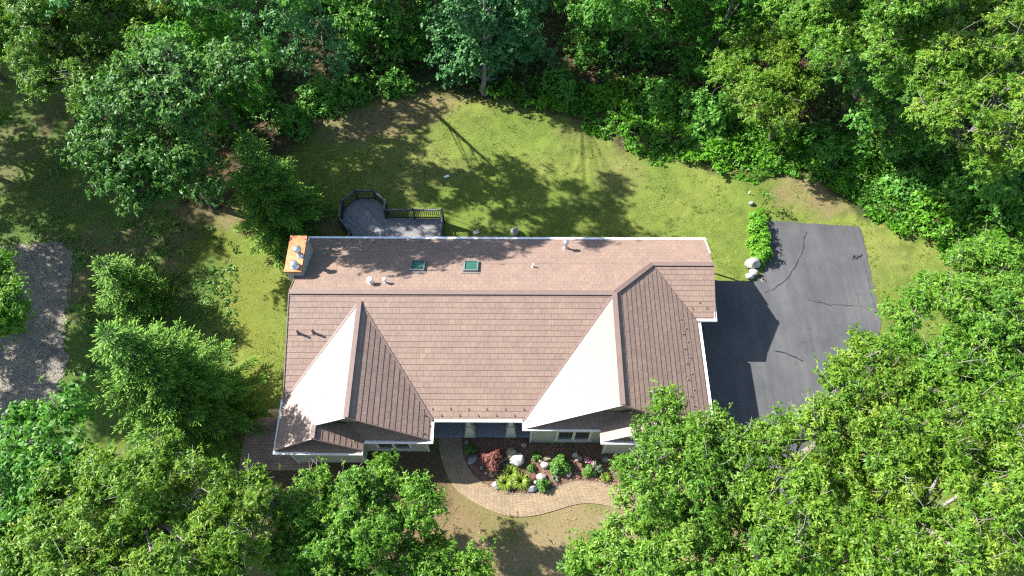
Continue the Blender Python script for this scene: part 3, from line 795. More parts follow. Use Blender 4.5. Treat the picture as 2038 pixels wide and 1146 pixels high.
def build_house():
    H = thing('house', (-.3, 14.5, 0), 'long single storey house with a brown metal shake roof and two front gables', 'house')
    rm = [M['roof'], M['cap']]
    roofs = {}
    mb = MB()
    slope(mb, [(XL, YB), (XR, YB), (XR, YG), (XL, YG)], zb, (1, 0)); slope(mb, [(XL, YG), (XGL, YG), (XRW, YR), (XL, YR)], zb, (1, 0))
    back = mb.build('roof_slope', rm, H)
    mb = MB(); slope(mb, [(XL, YF), (XRW, YF), (XRW, YR), (XL, YR)], zf, (1, 0)); front = mb.build('roof_slope', rm, H)
    mb = MB(); slope(mb, [(XGL, YG), (XR, YG), (XR, YGF), (9.72, YGF)], zg, (1, 0)); garage = mb.build('roof_slope', rm, H)
    mb = MB()
    slope(mb, [(XRW, YR), (XGL, YG), (XRWE, 16.0), (XRWE, 10.08), (XRW, 10.70)], zre, (0, 1))
    slope(mb, [(xrg, 10.44), (XRWE, 10.08), (XRWE, 9.48), (xrg, 9.80)], zre, (0, 1)); east = mb.build('roof_slope', rm, H)
    mb = MB(); slope(mb, [(XRW, YR), (XRW, 10.70), (XRWW, 10.16), (XRWW, YF)], zrw, (0, 1), lift=.004); west = mb.build('roof_slope', rm, H)
    mb = MB(); slope(mb, [(XLW, 16.25), (XLW, 10.08), (XLWE, 9.55), (XLWE, YF)], zle, (0, 1)); le = mb.build('roof_slope', rm, H)
    mb = MB()
    slope(mb, [(XLW, 16.25), (XLW, 10.08), (XLWW, 9.75), (XLWW, 11.40)], zlw_, (0, 1), lift=.004)
    slope(mb, [(xlg, 9.93), (XLWW, 9.75), (XLWW, 8.98), (xlg, 9.28)], zlw_, (0, 1), lift=.004); mb.build('roof_slope', rm, H)
    mb = MB(); slope(mb, [(xlg, 10.2), (xlg, 9.28), (-7.28, 9.02), (-7.28, 10.2)], zlg, (0, 1)); mb.build('roof_slope', rm, H)
    mb = MB(); slope(mb, [(xrg, 10.85), (xrg, 9.80), (4.44, 9.52), (4.44, 10.85)], zrg, (0, 1), lift=.004); mb.build('roof_slope', rm, H)
    # skirt roofs in front of the gable walls
    def skirt(x0, x1, xa, xb, y0, y1, z0, z1):
        mb = MB(); zz = lambda x, y: z0 + (z1 - z0) * (y - y0) / (y1 - y0)
        slope(mb, [(x0, y0), (x1, y0), (xb, y1), (xa, y1)], zz, (1, 0)); mb.build('skirt_roof', rm, H)
    skirt(-8.4, -4.02, -8.4, -4.95, 9.47, 10.26, 2.78, 3.22); skirt(-11.42, -7.38, -11.0, -7.75, 8.88, 9.50, 2.84, 3.10)
    skirt(.72, 7.0, 1.72, 7.0, 10.12, 10.92, 2.78, 3.20); skirt(4.52, 9.9, 5.2, 9.3, 9.46, 10.0, 2.78, 3.06)
    # ridges, hips, valleys and rakes
    mb = MB()
    vbar(mb, (XL, YR, HR), (XRW, YR, HR), .26, .05); vbar(mb, (XGL, YG, ZG), (XR, YG, ZG), .24, .05)
    vbar(mb, (XRW, YR, HR), (XGL, YG, ZG), .24, .06); vbar(mb, (XRW, YR, HR), (XRW, 10.70, HR), .26, .06)
    vbar(mb, (XLW, 16.25, ZLW), (XLW, 10.08, ZLW), .24, .06)
    vbar(mb, (xlg, 9.95, zlw_(xlg, 0)), (xlg, 9.28, zlw_(xlg, 0)), .2, .05); vbar(mb, (xrg, 10.44, zre(xrg, 0)), (xrg, 9.80, zre(xrg, 0)), .2, .05)
    mb.build('ridge_cap', M['cap'], H)
    for a, b in (((XRW, YR, HR), (XRWW, YF, 2.74)), ((XGL, YG, ZG), (9.72, 16.16, 2.80)), ((XLW, 16.25, ZLW), (XLWE, YF, 2.75)), ((XLW, 16.25, ZLW), (XLWW + .05, 11.40, 3.03))):
        mb = MB(); vbar(mb, a, b, .09, .03, .035); mb.build('valley_flashing', M['cap'], H)
    for a, b in (((XL - .02, YR, HR), (XL - .02, 11.4, zf(0, 11.4))), ((XL - .02, YR, HR), (XL - .02, YB, zb(0, YB))), ((XR + .02, YG, ZG), (XR + .02, YGF, 2.75)),
                 ((XLW, 10.06, ZLW), (XLWE, 9.53, 2.75)), ((XLW, 10.06, ZLW), (xlg, 9.91, zlw_(xlg, 0))), ((xlg, 9.26, zlw_(xlg, 0)), (XLWW, 8.96, 3.02)), ((xlg, 9.26, zlw_(xlg, 0)), (-7.28, 9.0, 2.82)),
                 ((XRW, 10.68, HR), (XRWW, 10.14, 2.75)), ((XRW, 10.68, HR), (xrg, 10.42, zre(xrg, 0))), ((xrg, 9.78, zre(xrg, 0)), (XRWE, 9.46, 2.78)), ((xrg, 9.78, zre(xrg, 0)), (4.44, 9.50, 2.78))):
        mb = MB(); vbar(mb, a, b, .05, .14, -.03); mb.build('rake_trim', M['cap'], H)
    mb = MB()
    vbar(mb, (XR + .06, YB, zb(0, YB)), (XR + .06, YG + .9, zb(0, YG + .9)), .05, .18, -.06); mb.build('rake_board', M['white'], H); mb = MB(); vbar(mb, (XL - .07, YB, zb(0, YB)), (XL - .07, 20.1, zb(0, 20.1)), .10, .18, -.04)
    mb.build('rake_board', M['white'], H)
    # gutters: open troughs along the eaves
    def gutter(pts):
        mb = MB()
        for (a, b) in zip(pts, pts[1:]):
            a, b = Vector(a), Vector(b); d = (b - a); d.z = 0; d.normalize(); n = Vector((d.y, -d.x, 0))
            ext = d * .0
            mb.bar(a - n * .01, b - n * .01, .02, .125)
            mb.bar(a - n * .12, b - n * .12, .02, .115)
            mb.bar(a - n * .065 + Vector((0, 0, .01)), b - n * .065 + Vector((0, 0, .01)), .09, .07)
        return mb.build('gutter', M['white'], H)
    gutter([(-11.60, 11.55, 3.0), (-11.62, 8.78, 2.84), (-7.26, 8.78, 2.76), (-7.26, 9.37, 2.75), (-3.86, 9.37, 2.74), (-3.86, 10.47, 2.73), (.54, 10.47, 2.73), (.54, 10.04, 2.74), (4.40, 10.04, 2.74), (4.40, 9.37, 2.75),
            (10.13, 9.37, 2.75), (10.13, 15.98, 2.74)])
    gutter([(9.86, 16.08, 2.74), (11.02, 16.08, 2.74), (11.02, 17.05, 2.98)])
    gutter([(11.06, 21.29, 2.84), (-11.62, 21.29, 2.84)])
    for x, y, z in ((-11.5, 8.95, 2.7), (-4.1, 9.6, 2.7), (.78, 10.15, 2.7), (4.6, 9.55, 2.7), (9.9, 15.8, 2.7), (10.8, 20.9, 2.7)):
        dx = .45 if x < 0 and x < -8 else (-.35 if x > 9 else .3 * (1 if x > -2 else -1))
        mb = MB(); mb.bar((x, y, z), (x + dx, y + .32, z - .3), .07, .09); mb.bar((x + dx, y + .32, z - .3), (x + dx, y + .32, .05), .07, .09, up=(0, 1, 0)); mb.build('downspout', M['white'], H)
    # walls
    def wall(shape): mb = MB(); shape(mb); return mb.build('wall', M['siding'], H)
    wall(lambda m: m.extrude([(-11.1, 12.7, 0), (-11.1, 20.75, 0), (-11.1, 20.75, 2.85), (-11.1, YR, 4.66), (-11.1, 12.7, 3.28)], (16.1, 0, 0)))
    wall(lambda m: m.extrude([(5.0, 16.5, 0), (5.0, 20.74, 0), (5.0, 20.74, 2.84), (5.0, YG, 3.66), (5.0, 16.5, 2.72)], (5.52, 0, 0)))
    wall(lambda m: (m.box(-11.15, -4.35, 9.72, 13.0, 0, 2.62), m.box(-11.147, -7.6, 9.12, 9.72, 0, 2.64)))
    wall(lambda m: (m.box(1.0, 9.6, 10.2, 16.6, 0, 2.62), m.box(4.8, 9.597, 9.62, 10.2, 0, 2.64)))
    def gable(x0, x1, xp, zp, z0, z1, ya, yb):
        mb = MB(); mb.extrude([(x0, ya, 2.66), (x1, ya, 2.66), (x1, ya, z1), (xp, ya, zp), (x0, ya, z0)], (0, yb - ya, 0)); mb.build('gable_wall', M['gable'], H)
    gable(-11.1, -4.4, XLW, ZLW - .15, 3.02, 2.80, 10.29, 14.0); gable(-11.12, -7.63, xlg, zlw_(xlg, 0) - .14, 3.0, 2.80, 9.53, 10.25)
    gable(1.05, 9.55, XRW, HR - .15, 2.80, 2.80, 10.95, 15.5); gable(4.85, 9.57, xrg, zre(xrg, 0) - .14, 2.78, 2.78, 10.02, 10.9)
    for x, y in ((-11.15, 9.12), (-7.6, 9.12), (-4.35, 9.72), (1.0, 10.2), (4.8, 9.62), (9.6, 9.62)):
        mb = MB(); mb.box(x - .05, x + .05, y - .03, y + .08, 0, 2.6); mb.build('corner_board', M['fence_light'], H)
    mb = MB(); mb.box(-4.33, .98, 10.47, 12.69, -.05, .15); mb.build('porch_floor', M['porch'], H)
    for px in (936, 1016.7):
        c = P(px, 866, .15); mb = MB(); x, y = c[0], c[1] + .16
        b, t = .30, .15
        mb.hexa([(x - b, y - b, .151), (x + b, y - b, .151), (x + b, y + b, .151), (x - b, y + b, .151), (x - t, y - t, 1.5), (x + t, y - t, 1.5), (x + t, y + t, 1.5), (x - t, y + t, 1.5)])
        mb.box(x - .2, x + .2, y - .2, y + .2, 1.501, 1.58); mb.box(x - .11, x + .11, y - .11, y + .11, 1.581, 2.64)
        mb.build('porch_column', M['fence_light'], H)
    mb = MB(); mb.box(-4.3, .95, 10.52, 10.72, 2.5, 2.66); mb.build('porch_beam', M['grey_paint'], H)
    mb = MB(); mb.box(-1.9, -.95, 12.66, 12.74, .151, 2.2); d = mb.build('door', M['door'], H)
    mb = MB(); mb.lathe((-1.05, 12.63, 1.1), [(.03, 0), (.035, .03), (.02, .06)], 8); mb.build('handle', M['steel'], d)
    def window(x0, x1, y, z0, z1, n):
        mb = MB(); f = .07
        for k in range(n + 1):
            x = x0 + (x1 - x0) * k / n; mb.box(x - f, x + f, y - .05, y + .02, z0, z1)
        mb.box(x0 - .12, x1 + .12, y - .056, y + .017, z1 - .02, z1 + .08); mb.box(x0 - .14, x1 + .14, y - .10, y + .014, z0 - .08, z0 + .02)
        w = mb.build('window', M['fence_light'], H)
        mb = MB(); mb.box(x0 + f, x1 - f, y - .012, y + .01, z0 + .02, z1 - .02); mb.build('window_pane', M['glass'], w)
    window(2.35, 4.05, 10.2, .75, 2.2, 2); window(-6.9, -5.2, 9.72, .75, 2.2, 2); window(-3.6, -2.3, 12.7, .9, 2.3, 1); window(6.3, 8.3, 9.62, .8, 2.2, 2)
    mb = MB()
    mb.box(9.58, 9.64, 10.9, 15.6, .03, 2.3); g = mb.build('garage_door', M['white'], H)
    # skylights and pipes on the back slope
    nb = Vector((0, SB, 1)).normalized(); ub = Vector((0, -1, SB)).normalized(); ex = Vector((1, 0, 0))
    for cx, cy in ((831.5, 531), (937.5, 532)):
        c = Vector(on(cx, cy, zb)); mb = MB(); hw, hl = .39, .45
        q = lambda a, b, h: c + ex * a + ub * b + nb * h
        def sb(m, a0, a1, b0, b1, h0, h1): m.hexa([q(a0, b1, h0), q(a1, b1, h0), q(a1, b0, h0), q(a0, b0, h0), q(a0, b1, h1), q(a1, b1, h1), q(a1, b0, h1), q(a0, b0, h1)])
        sb(mb, -hw, -hw + .07, -hl, hl, 0, .15); sb(mb, hw - .07, hw, -hl, hl, 0, .15); sb(mb, -hw + .07, hw - .07, -hl, -hl + .07, 0, .148); sb(mb, -hw + .07, hw - .07, hl - .07, hl, 0, .148)
        sb(mb, -hw - .1, hw + .1, -hl - .08, hl + .12, .0, .036)
        s = mb.build('skylight', M['sky_frame'], back)
        mb = MB(); sb(mb, -hw + .07, hw - .07, -hl + .07, hl - .07, .09, .11); mb.build('skylight_glass', M['greenglass'], back)
    def pipe(px, py, zfn, h, prof, mat, par):
        c = on(px, py, zfn); mb = MB(); mb.lathe((c[0], c[1], c[2] - .06), prof, 14); mb.build('vent_pipe', M[mat], par)
    pipe(1125, 494, zb, .8, [(.20, 0), (.17, .10), (.085, .16), (.085, .62), (.15, .63), (.16, .70), (.13, .80), (.05, .84)], 'steel', back)
    pipe(738, 563, zb, .5, [(.20, 0), (.17, .07), (.10, .16), (.10, .36), (.17, .37), (.175, .44), (.12, .52)], 'vent_white', back)
    pipe(767, 562, zb, .4, [(.12, 0), (.06, .08), (.05, .36), (.11, .37), (.11, .45), (.06, .50)], 'vent_white', back)
    pipe(1061, 531, zb, .3, [(.13, 0), (.06, .10), (.045, .34), (.045, .36)], 'vent_white', back)
    for px, py in ((594, 663), (624, 662)): pipe(px, py, zf, .4, [(.15, 0), (.09, .09), (.06, .12), (.06, .48), (.055, .5)], 'vent_brown', front)
    # snow guards
    gm = []
    def guards(par, zfn, pts):
        gx, gy = zfn(1, 0) - zfn(0, 0), zfn(0, 1) - zfn(0, 0); n = Vector((-gx, -gy, 1)).normalized(); dn = Vector((-gx, -gy, -(gx * gx + gy * gy))).normalized() * -1; e = n.cross(dn)
        for px, py in pts:
            c = Vector(on(px, py, zfn)); mb = MB()
            q = lambda a, b, h: c + e * a * .8 + dn * b * .8 + n * h * .75
            mb.hexa([q(-.03, -.05, .01), q(.03, -.05, .01), q(.03, .06, .01), q(-.03, .06, .01), q(-.03, -.05, .034), q(.03, -.05, .034), q(.03, .06, .034), q(-.03, .06, .034)])
            mb.hexa([q(-.055, -.05, .03), q(.055, -.05, .03), q(.055, -.02, .03), q(-.055, -.02, .03), q(-.04, -.06, .085), q(.04, -.06, .085), q(.04, -.04, .085), q(-.04, -.04, .085)])
            mb.build('snow_guard', M['guard'], par)
    guards(front, zf, [(861, 813), (897, 813), (933, 814), (969, 814), (1006, 814), (1043, 814), (879, 826), (915, 826), (952, 826), (988, 826), (1024, 826)])
    guards(back, zb, [(670, 477), (700, 477), (731, 478), (762, 478), (793, 478), (824, 478), (855, 478), (681, 483), (713, 483), (745, 483), (776, 483), (807, 483), (839, 483), (872, 484)])
    guards(garage, zg, [(1393, 602), (1378, 613), (1407, 613)])
    guards(east, zre, [(1352, 635), (1363, 653), (1357, 664), (1366, 680), (1360, 693), (1371, 711), (1364, 723), (1374, 743), (1367, 755), (1378, 775), (1371, 788), (1379, 807), (1373, 822)])
    guards(le, zle, [(842, 826), (852, 847), (840, 862)]); guards(west, zrw, [(1065, 823), (1055, 838)])
    # chimney
    mb = MB(); mb.box(-11.88, -11.05, 17.89, 20.03, 0, 4.74); ch = mb.build('chimney', M['ciding'], H)
    mb = MB(); mb.box(-11.92, -11.01, 17.85, 20.07, 4.74, 4.90); mb.build('chimney_cap', M['copper'], ch)
    a, b = P(597, 508, 4.9), P(587, 529, 4.9)
    mb = MB(); mb.lathe(a, [(.20, 0), (.16, .05), (.13, .07), (.13, .55), (.20, .56), (.21, .66), (.14, .74), (.03, .77)], 16); mb.build('flue_pipe', M['steel'], ch)
    mb = MB(); mb.lathe(b, [(.24, 0), (.22, .05), (.14, .08), (.14, .20), (.19, .21), (.19, .30), (.11, .34), (.03, .36)], 16); mb.build('flue_pipe', M['steel'], ch)
    return H

def build_deck():
    D = thing('deck', (-7.0, 22.5, 0), 'dark weathered timber deck with black railing behind the house', 'deck')
    T = [(880, 471), (880, 417), (764, 418), (766, 398.5), (743, 378.5), (706, 378.5), (679, 399.5), (674, 432), (695, 458), (694, 471)]
    q = [P(x, y, 1.45)[:2] for x, y in T]; q[0][1] = q[-1][1] = 20.78; q[0][0] = q[1][0]; q[2][1] = q[1][1]
    xs = float(P(794, 471, .5)[0]); s2 = math.sqrt(.5)
    mb = MB()
    left = [(xs, 20.78), (xs, q[1][1])] + [tuple(p) for p in q[2:]]; right = [(q[0][0], 20.78), (q[1][0], q[1][1]), (xs, q[1][1]), (xs, 20.78)]
    mb.face([(x, y, .5) for x, y in left], 0, [((x + y) * s2, (x - y) * s2) for x, y in left]); mb.face([(x, y, .5) for x, y in right], 0, [((x - y) * s2, (x + y) * s2) for x, y in right])
    for pl in (left, right):
        n = len(pl)
        for i in range(n):
            a, b = pl[i], pl[(i + 1) % n]; mb.face([(*a, .2), (*b, .2), (*b, .5), (*a, .5)], 0, [(0, 0)] * 4)
    mb.build('deck_floor', M['deck'], D)
    for i in range(9):
        a, b = np.array(q[i]), np.array(q[i + 1]); L = np.linalg.norm(b - a); d = (b - a) / L
        mb = MB(); mb.bar((*a, 1.42), (*b, 1.42), .10, .045); mb.build('rail_cap', M['railtop'], D)
        mb = MB(); mb.bar((*(a + d * .05), .60), (*(b - d * .05), .60), .05, .07); mb.bar((*(a + d * .05), 1.34), (*(b - d * .05), 1.34), .04, .07)
        for k in range(1, int(L / .125)):
            c = a + d * L * k / int(L / .125); mb.box(c[0] - .017, c[0] + .017, c[1] - .017, c[1] + .017, .57, 1.32)
        mb.build('railing_panel', M['rail'], D)
    posts = [tuple(p) for p in q] + [tuple((q[1] + q[2]) / 2)]
    for x, y in posts:
        mb = MB(); mb.box(x - .05, x + .05, y - .05, y + .05, 0, 1.46); mb.box(x - .065, x + .065, y - .065, y + .065, 1.461, 1.5); mb.build('post', M['rail'], D)
    F = thing('garden_fence', (-12.2, 11.5, 0), 'short weathered cedar fence panel beside the left corner of the house', 'fence')
    a, b = P(534, 817, 1.7), P(556, 817, 1.7); y = a[1]; x0, x1 = a[0], -11.2
    mb = MB(); mb.box(x0, x1, y - .09, y + .09, 1.66, 1.70); mb.build('rail_cap', M['fence'], F)
    mb = MB()
    for k in range(9):
        x = x0 + .06 + (x1 - x0 - .12) * k / 8; mb.box(x - .045, x + .045, y - .02, y + .02, .05, 1.655)
    mb.build('slat_panel', M['fence'], F)
    for x in (x0 + .01, x1 - .01): mb = MB(); mb.box(x - .05, x + .05, y + .021, y + .1, -.1, 1.655); mb.build('post', M['fence'], F)

# ------------------------------------------------------------------ planting bed
def cz(x, y): return P(840 + x / 4.776, 820 + y / 4.776)      # a point read off an enlarged view of the bed
def build_bed():
    rocks = [((485, 452), 62, 34, .7, 'rock_g', 'long grey boulder lying in the shade left of the red maple'),
             ((425, 290), 18, 30, 0, 'rock_g', 'narrow grey rock standing close to the porch edge'),
             ((965, 318), 34, 28, 0, 'rock_t', 'round tan rock alone in the shade under the eave'),
             ((855, 395), 62, 52, .6, 'rock_t', 'angular tan boulder behind the big cracked white boulder'),
             ((900, 465), 75, 62, .5, 'rock_w', 'largest white boulder with brown patches right of the red maple'),
             ((570, 530), 18, 18, 0, 'rock_g', 'small grey stone in the dark mulch left of the red maple'),
             ((662, 598), 40, 22, 0, 'rock_t', 'flat golden stone at the foot of the red maple'),
             ((703, 700), 42, 36, -.5, 'rock_w', 'white rounded boulder at the walkway edge left of the daylilies'),
             ((1187, 442), 48, 28, -.1, 'rock_t', 'flat brown boulder topmost of the group of three'),
             ((1127, 466), 24, 22, 0, 'rock_t', 'small brown boulder leftmost of the group of three'),
             ((1168, 511), 44, 34, -.3, 'rock_w', 'white egg shaped boulder in front of two brown ones'),
             ((1455, 412), 34, 25, 0, 'rock_w', 'pale round rock touching a tan block near the shade line'),
             ((1490, 452), 42, 27, .6, 'rock_t', 'tan block shaped rock left of the pink flowers'),
             ((1740, 455), 40, 27, .1, 'rock_g', 'grey domed rock at the corner of the right wing'),
             ((1396, 590), 28, 34, -.4, 'rock_w', 'pale pink stone right below the round green shrub'),
             ((1130, 622), 46, 36, 0, 'rock_w', 'white pointed boulder above the small dark shrub'),
             ((1078, 672), 20, 20, 0, 'rock_w', 'small pale stone between the daylilies and the white pointed boulder'),
             ((1052, 732), 50, 32, .3, 'rock_d', 'dark slate boulder with pale streaks beside the walkway'),
             ((845, 668), 26, 20, 0, 'rock_w', 'pale stone half hidden between the daylily clumps'),
             ((1870, 592), 26, 28, 0, 'rock_t', 'tan upright stone near the oak at the right bed end'),
             ((1922, 624), 27, 19, 0, 'rock_w', 'small white rock at the right end of the bed'),
             ((1482, 584), 12, 11, 0, 'rock_g', 'tiny grey stone right of the pale pink stone'),
             ((608, 580), 15, 13, 0, 'rock_w', 'small pale stone left of the flat golden stone')]
    for i, ((x, y), rx, ry, rot, m, lab) in enumerate(rocks):
        p = cz(x, y); k = 4.776; a, b = rad(p, rx / k), rad(p, ry / k) * 1.05
        boulder(lab, p, a, b, min(a, b) * .85, rot, m, 100 + i)
    def r(v, p): return rad(p, v / 4.776)
    p = cz(665, 480)
    t = bush('japanese_maple', 'small red leaved japanese maple in the planting bed', 'tree', p, r(100, p), 1.1, .12, 'red', 700, 5, .34, droop=.7)
    for (x, y), rr, h, n, lab in [((845, 590), 85, .55, 150, 'yellow green daylily clump, topmost of the three'), ((790, 680), 90, .55, 150, 'yellow green daylily clump, lower left of the three'), ((940, 665), 98, .6, 180, 'yellow green daylily clump, the widest and rightmost of the three')]:
        p = cz(x, y); blades('daylily', lab, 'plant', p, r(rr, p), h, n, .022, 'lily', 'daylilies in the planting bed')
    for (x, y), rr, h, L, mat, n, lab, nm in [
        ((465, 365), 50, .4, .13, 'bush', 90, 'green leafy plant in the shade near the porch', 'shade_plant'),
        ((1090, 425), 42, .35, .16, 'bush', 60, 'bright green leafy plant above the brown boulders', 'leafy_plant'),
        ((1035, 535), 36, .3, .12, 'bush', 60, 'small dark green plant between the white boulders', 'leafy_plant'),
        ((1312, 520), 92, .75, .15, 'bush', 340, 'round green shrub in the middle of the bed', 'shrub'),
        ((1147, 700), 56, .5, .14, 'bush', 170, 'small dark green shrub beside the slate boulder', 'shrub'),
        ((1590, 560), 62, .5, .14, 'bush', 150, 'bright green shrub below the pink flowers', 'shrub'),
        ((1905, 535), 30, .25, .15, 'lily', 40, 'yellow green plant at the right end of the bed', 'leafy_plant')]:
        p = cz(x, y); bush(nm, lab, 'plant', p, r(rr, p), h, L, mat, n, 6, .5)
    p = cz(1640, 530); pe = bush('peony', 'blue green peony with pale pink flowers', 'plant', p, r(70, p), .55, .15, 'grey', 130, 6, .5)
    for x, y in ((1605, 470), (1562, 450)):
        q = cz(x, y); c = np.array([q[0], q[1] - .15, .5]); n = 16
        V, F = rosettes(np.repeat(c[None], n, 0) + RNG.normal(0, .05, (n, 3)), RNG.normal(0, .5, (n, 3)) + (0, 0, 1), .12, 5, .7)
        np_mesh('flower', V, F, M['pink'], pe)
    for (x, y), rr, h, n, w, mat, lab, nm in [((1262, 640), 44, .3, 70, .014, 'grey', 'silvery spiky plant right of the white pointed boulder', 'spiky_plant'), ((790, 485), 50, .45, 90, .012, 'grey', 'variegated grass clump between the red maple and the white boulder', 'ornamental_grass'),
                                     ((1815, 525), 36, .35, 26, .03, 'grey', 'variegated hosta near the right end of the bed', 'hosta'), ((1735, 620), 60, .35, 80, .016, 'lily', 'low grassy clump at the curve of the walkway', 'ornamental_grass')]:
        p = cz(x, y); blades(nm, lab, 'plant', p, r(rr, p), h, n, w, mat)
    # rocks and shrubs by the driveway, small things on the back lawn
    for (x, y), a, b, h, rot, m, lab in [((1495, 529), .46, .36, .42, .1, 'rock_w', 'biggest white boulder at the driveway corner'), ((1499, 545), .30, .23, .26, -.4, 'rock_w', 'middle white boulder of the three at the driveway corner'),
                                          ((1490, 552), .27, .20, .22, -.3, 'rock_w', 'smallest white boulder of the three at the driveway corner'), ((1024, 464), .25, .30, .34, 0, 'rock_w', 'pale domed stone on the back lawn against the eave'),
                                          ((1494, 406), .17, .17, .15, 0, 'rock_g', 'dark grey stone at the top of the driveway shrub row')]:
        boulder(lab, P(x, y), a, b, h, rot, m, int(x), group=None)
    for x, y, r_, h, n, L, lab in [(1508, 432, .50, .55, 110, .17, 'leafy green plant at the upper end of the driveway shrub row'), (1508, 458, .62, .8, 190, .19, 'second leafy shrub from the top of the driveway row'),
                                (1510, 487, .66, .85, 210, .19, 'leafy shrub in the middle of the driveway row'), (1512, 512, .60, .9, 200, .19, 'leafy shrub of the driveway row next to the white boulders')]:
        bush('driveway_shrub', lab, 'shrub', P(x, y), r_, h, L, 'cover', n, 6, .55, 'shrubs along the driveway edge')
    p = P(1512, 416); s = thing('sapling', (p[0], p[1], 0), 'thin young sapling with a few leaves above the driveway', 'tree')
    mb = MB(); mb.tube([p - (0, 0, .1), p + (.05, 0, .8), p + (.12, .1, 1.5)], [.025, .018, .008], 5); mb.build('trunk', M['bark'], s)
    c = p + (.12, .1, 1.2); n = 26; V, F = rosettes(c + RNG.normal(0, .2, (n, 3)) * (1, 1, 1.4), RNG.normal(0, .6, (n, 3)) + (0, 0, .8), .17, 5, .5); np_mesh('crown', V, F, M['bush'], s, tint=RNG.random(len(F)))
    for (x, y), w, l, lab in (((889, 352), .10, .15, 'small white board lying on the back lawn'), ((948, 463), .16, .16, 'pale square paving tile near the deck railing')):
        p = P(x, y); mb = MB(); mb.bar(p + (-l, -.05, .04), p + (l, .08, .05), w * 1.6, .04); tag(mb.build('board' if 'board' in lab else 'paving_tile', M['white' if 'board' in lab else 'grey_paint'], loc=p), lab, 'board' if 'board' in lab else 'tile')
    p = P(1519, 557); mb = MB()
    mb.lathe((p[0], p[1], .015), [(.15, 0), (.15, .03), (.11, .035)], 16, 0); mb.lathe((p[0], p[1], .016), [(.10, 0), (.10, .036)], 14, 1)
    tag(mb.build('valve_cover', [M['edge'], M['black']], loc=p), 'small round cover set in the driveway near the white boulders', 'cover')
    p = P(1489, 386); mb = MB(); mb.tube([p + (0, 0, -.05), p + (.02, 0, .3)], .03, 6); tag(mb.build('marker_stake', M['white'], loc=p), 'short white stake in the lawn above the driveway shrubs', 'stake')

def build_cover():
    n = 85000; X = RNG.uniform(-4, 34, n); Y = RNG.uniform(14, 46, n); k = inside(X + (fbm(X, Y, 1.2, 91) - .5) * 2, Y + (fbm(X, Y, 1.2, 95) - .5) * 2, POLY['cover']); X, Y = X[k], Y[k]; n = len(X)
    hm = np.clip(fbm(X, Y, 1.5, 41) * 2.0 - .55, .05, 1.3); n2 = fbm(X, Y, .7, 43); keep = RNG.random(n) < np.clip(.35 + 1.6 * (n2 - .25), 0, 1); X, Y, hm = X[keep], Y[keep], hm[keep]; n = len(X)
    pos = np.stack([X, Y, hm * RNG.uniform(.5, 1.05, n)], -1)
    V, F = rosettes(pos, RNG.normal(0, .5, (n, 3)) + (0, 0, 1), .13 + .20 * RNG.random(n) ** 1.6, 5, .58, .35)
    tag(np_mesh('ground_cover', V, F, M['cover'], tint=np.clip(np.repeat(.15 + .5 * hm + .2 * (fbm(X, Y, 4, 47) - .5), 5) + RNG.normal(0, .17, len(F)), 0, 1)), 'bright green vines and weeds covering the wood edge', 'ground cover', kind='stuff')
    n = 5000; X = RNG.uniform(-30, 24, n); Y = RNG.uniform(2, 36, n); k = ~inside(X, Y, POLY['house']) & ~inside(X, Y, POLY['bed']) & (RNG.random(n) < np.where(Y < 9, .9, .35)); k &= ~inside(X, Y, POLY['drive']) | (RNG.random(n) < .10); X, Y = X[k], Y[k]; n = len(X)
    V, F = quads(np.stack([X, Y, np.full(n, .035)], -1), RNG.normal(0, 1, (n, 3)) * (1, 1, .1), RNG.normal(0, .25, (n, 3)) + (0, 0, 1), RNG.uniform(.05, .12, n), .5)
    tag(np_mesh('fallen_leaves', V, F, M['chip'], tint=RNG.random(n)), 'dry brown leaves fallen on the lawn', 'leaves', kind='stuff')
    n = 16000; X = RNG.uniform(-14, 26, n); Y = RNG.uniform(14, 34, n); k = (fbm(X, Y, 1.1, 301) > .60) & ~inside(X, Y, POLY['house']) & ~inside(X, Y, POLY['drive']) & ~inside(X, Y, POLY['forest']); X, Y = X[k], Y[k]; n = len(X)
    V, F = rosettes(np.stack([X, Y, RNG.uniform(.01, .04, n)], -1), RNG.normal(0, .3, (n, 3)) + (0, 0, 1), RNG.uniform(.05, .12, n), 5, .3, .1)
    tag(np_mesh('lawn_tufts', V, F, M['tuft'], tint=RNG.random(len(F))), 'coarser darker grass tufts in the back lawn', 'grass', kind='stuff')
    # weeds and seedlings under the left trees
    n = 22000; X = RNG.uniform(-30, 30, n); Y = RNG.uniform(14, 48, n)
    wl = inside(X, Y, POLY['left']); wf = inside(X, Y, POLY['forest']); k = ((wl & (fbm(X, Y, 2.2, 71) > .48)) | (wf & (fbm(X, Y, 2.5, 73) > .40))) & ~inside(X, Y, POLY['gravel']) & ~inside(X, Y, POLY['house'])
    X, Y, f = X[k], Y[k], wf[k]; n = len(X); z = np.where(f, RNG.uniform(.1, .7, n), RNG.uniform(.04, .14, n))
    V, F = rosettes(np.stack([X, Y, z], -1), RNG.normal(0, .35, (n, 3)) + (0, 0, 1), .20, 5, .5, .3)
    tag(np_mesh('weeds', V, F, M['bush'], tint=RNG.random(len(F))), 'low weeds and seedlings scattered under the trees on the left', 'weeds', kind='stuff')

# ------------------------------------------------------------------ trees
def lob(z, pts, jit=.9): return [(x, y, r, z + random.uniform(-jit, jit)) for x, y, r in pts]
def lby(Y, pts, jit=.9): return [(x, y, r, None, Y + random.uniform(-jit, jit)) for x, y, r in pts]

def spray(x0, x1, n):                      # high outer boughs of a tree, small and loose
    out = []
    for _ in range(n):
        z = random.uniform(11.6, 15.6); out.append((random.uniform(x0, x1), 1.206 * (CH - z) + random.uniform(.5, 5.0), z, random.uniform(.3, .65)))
    return out

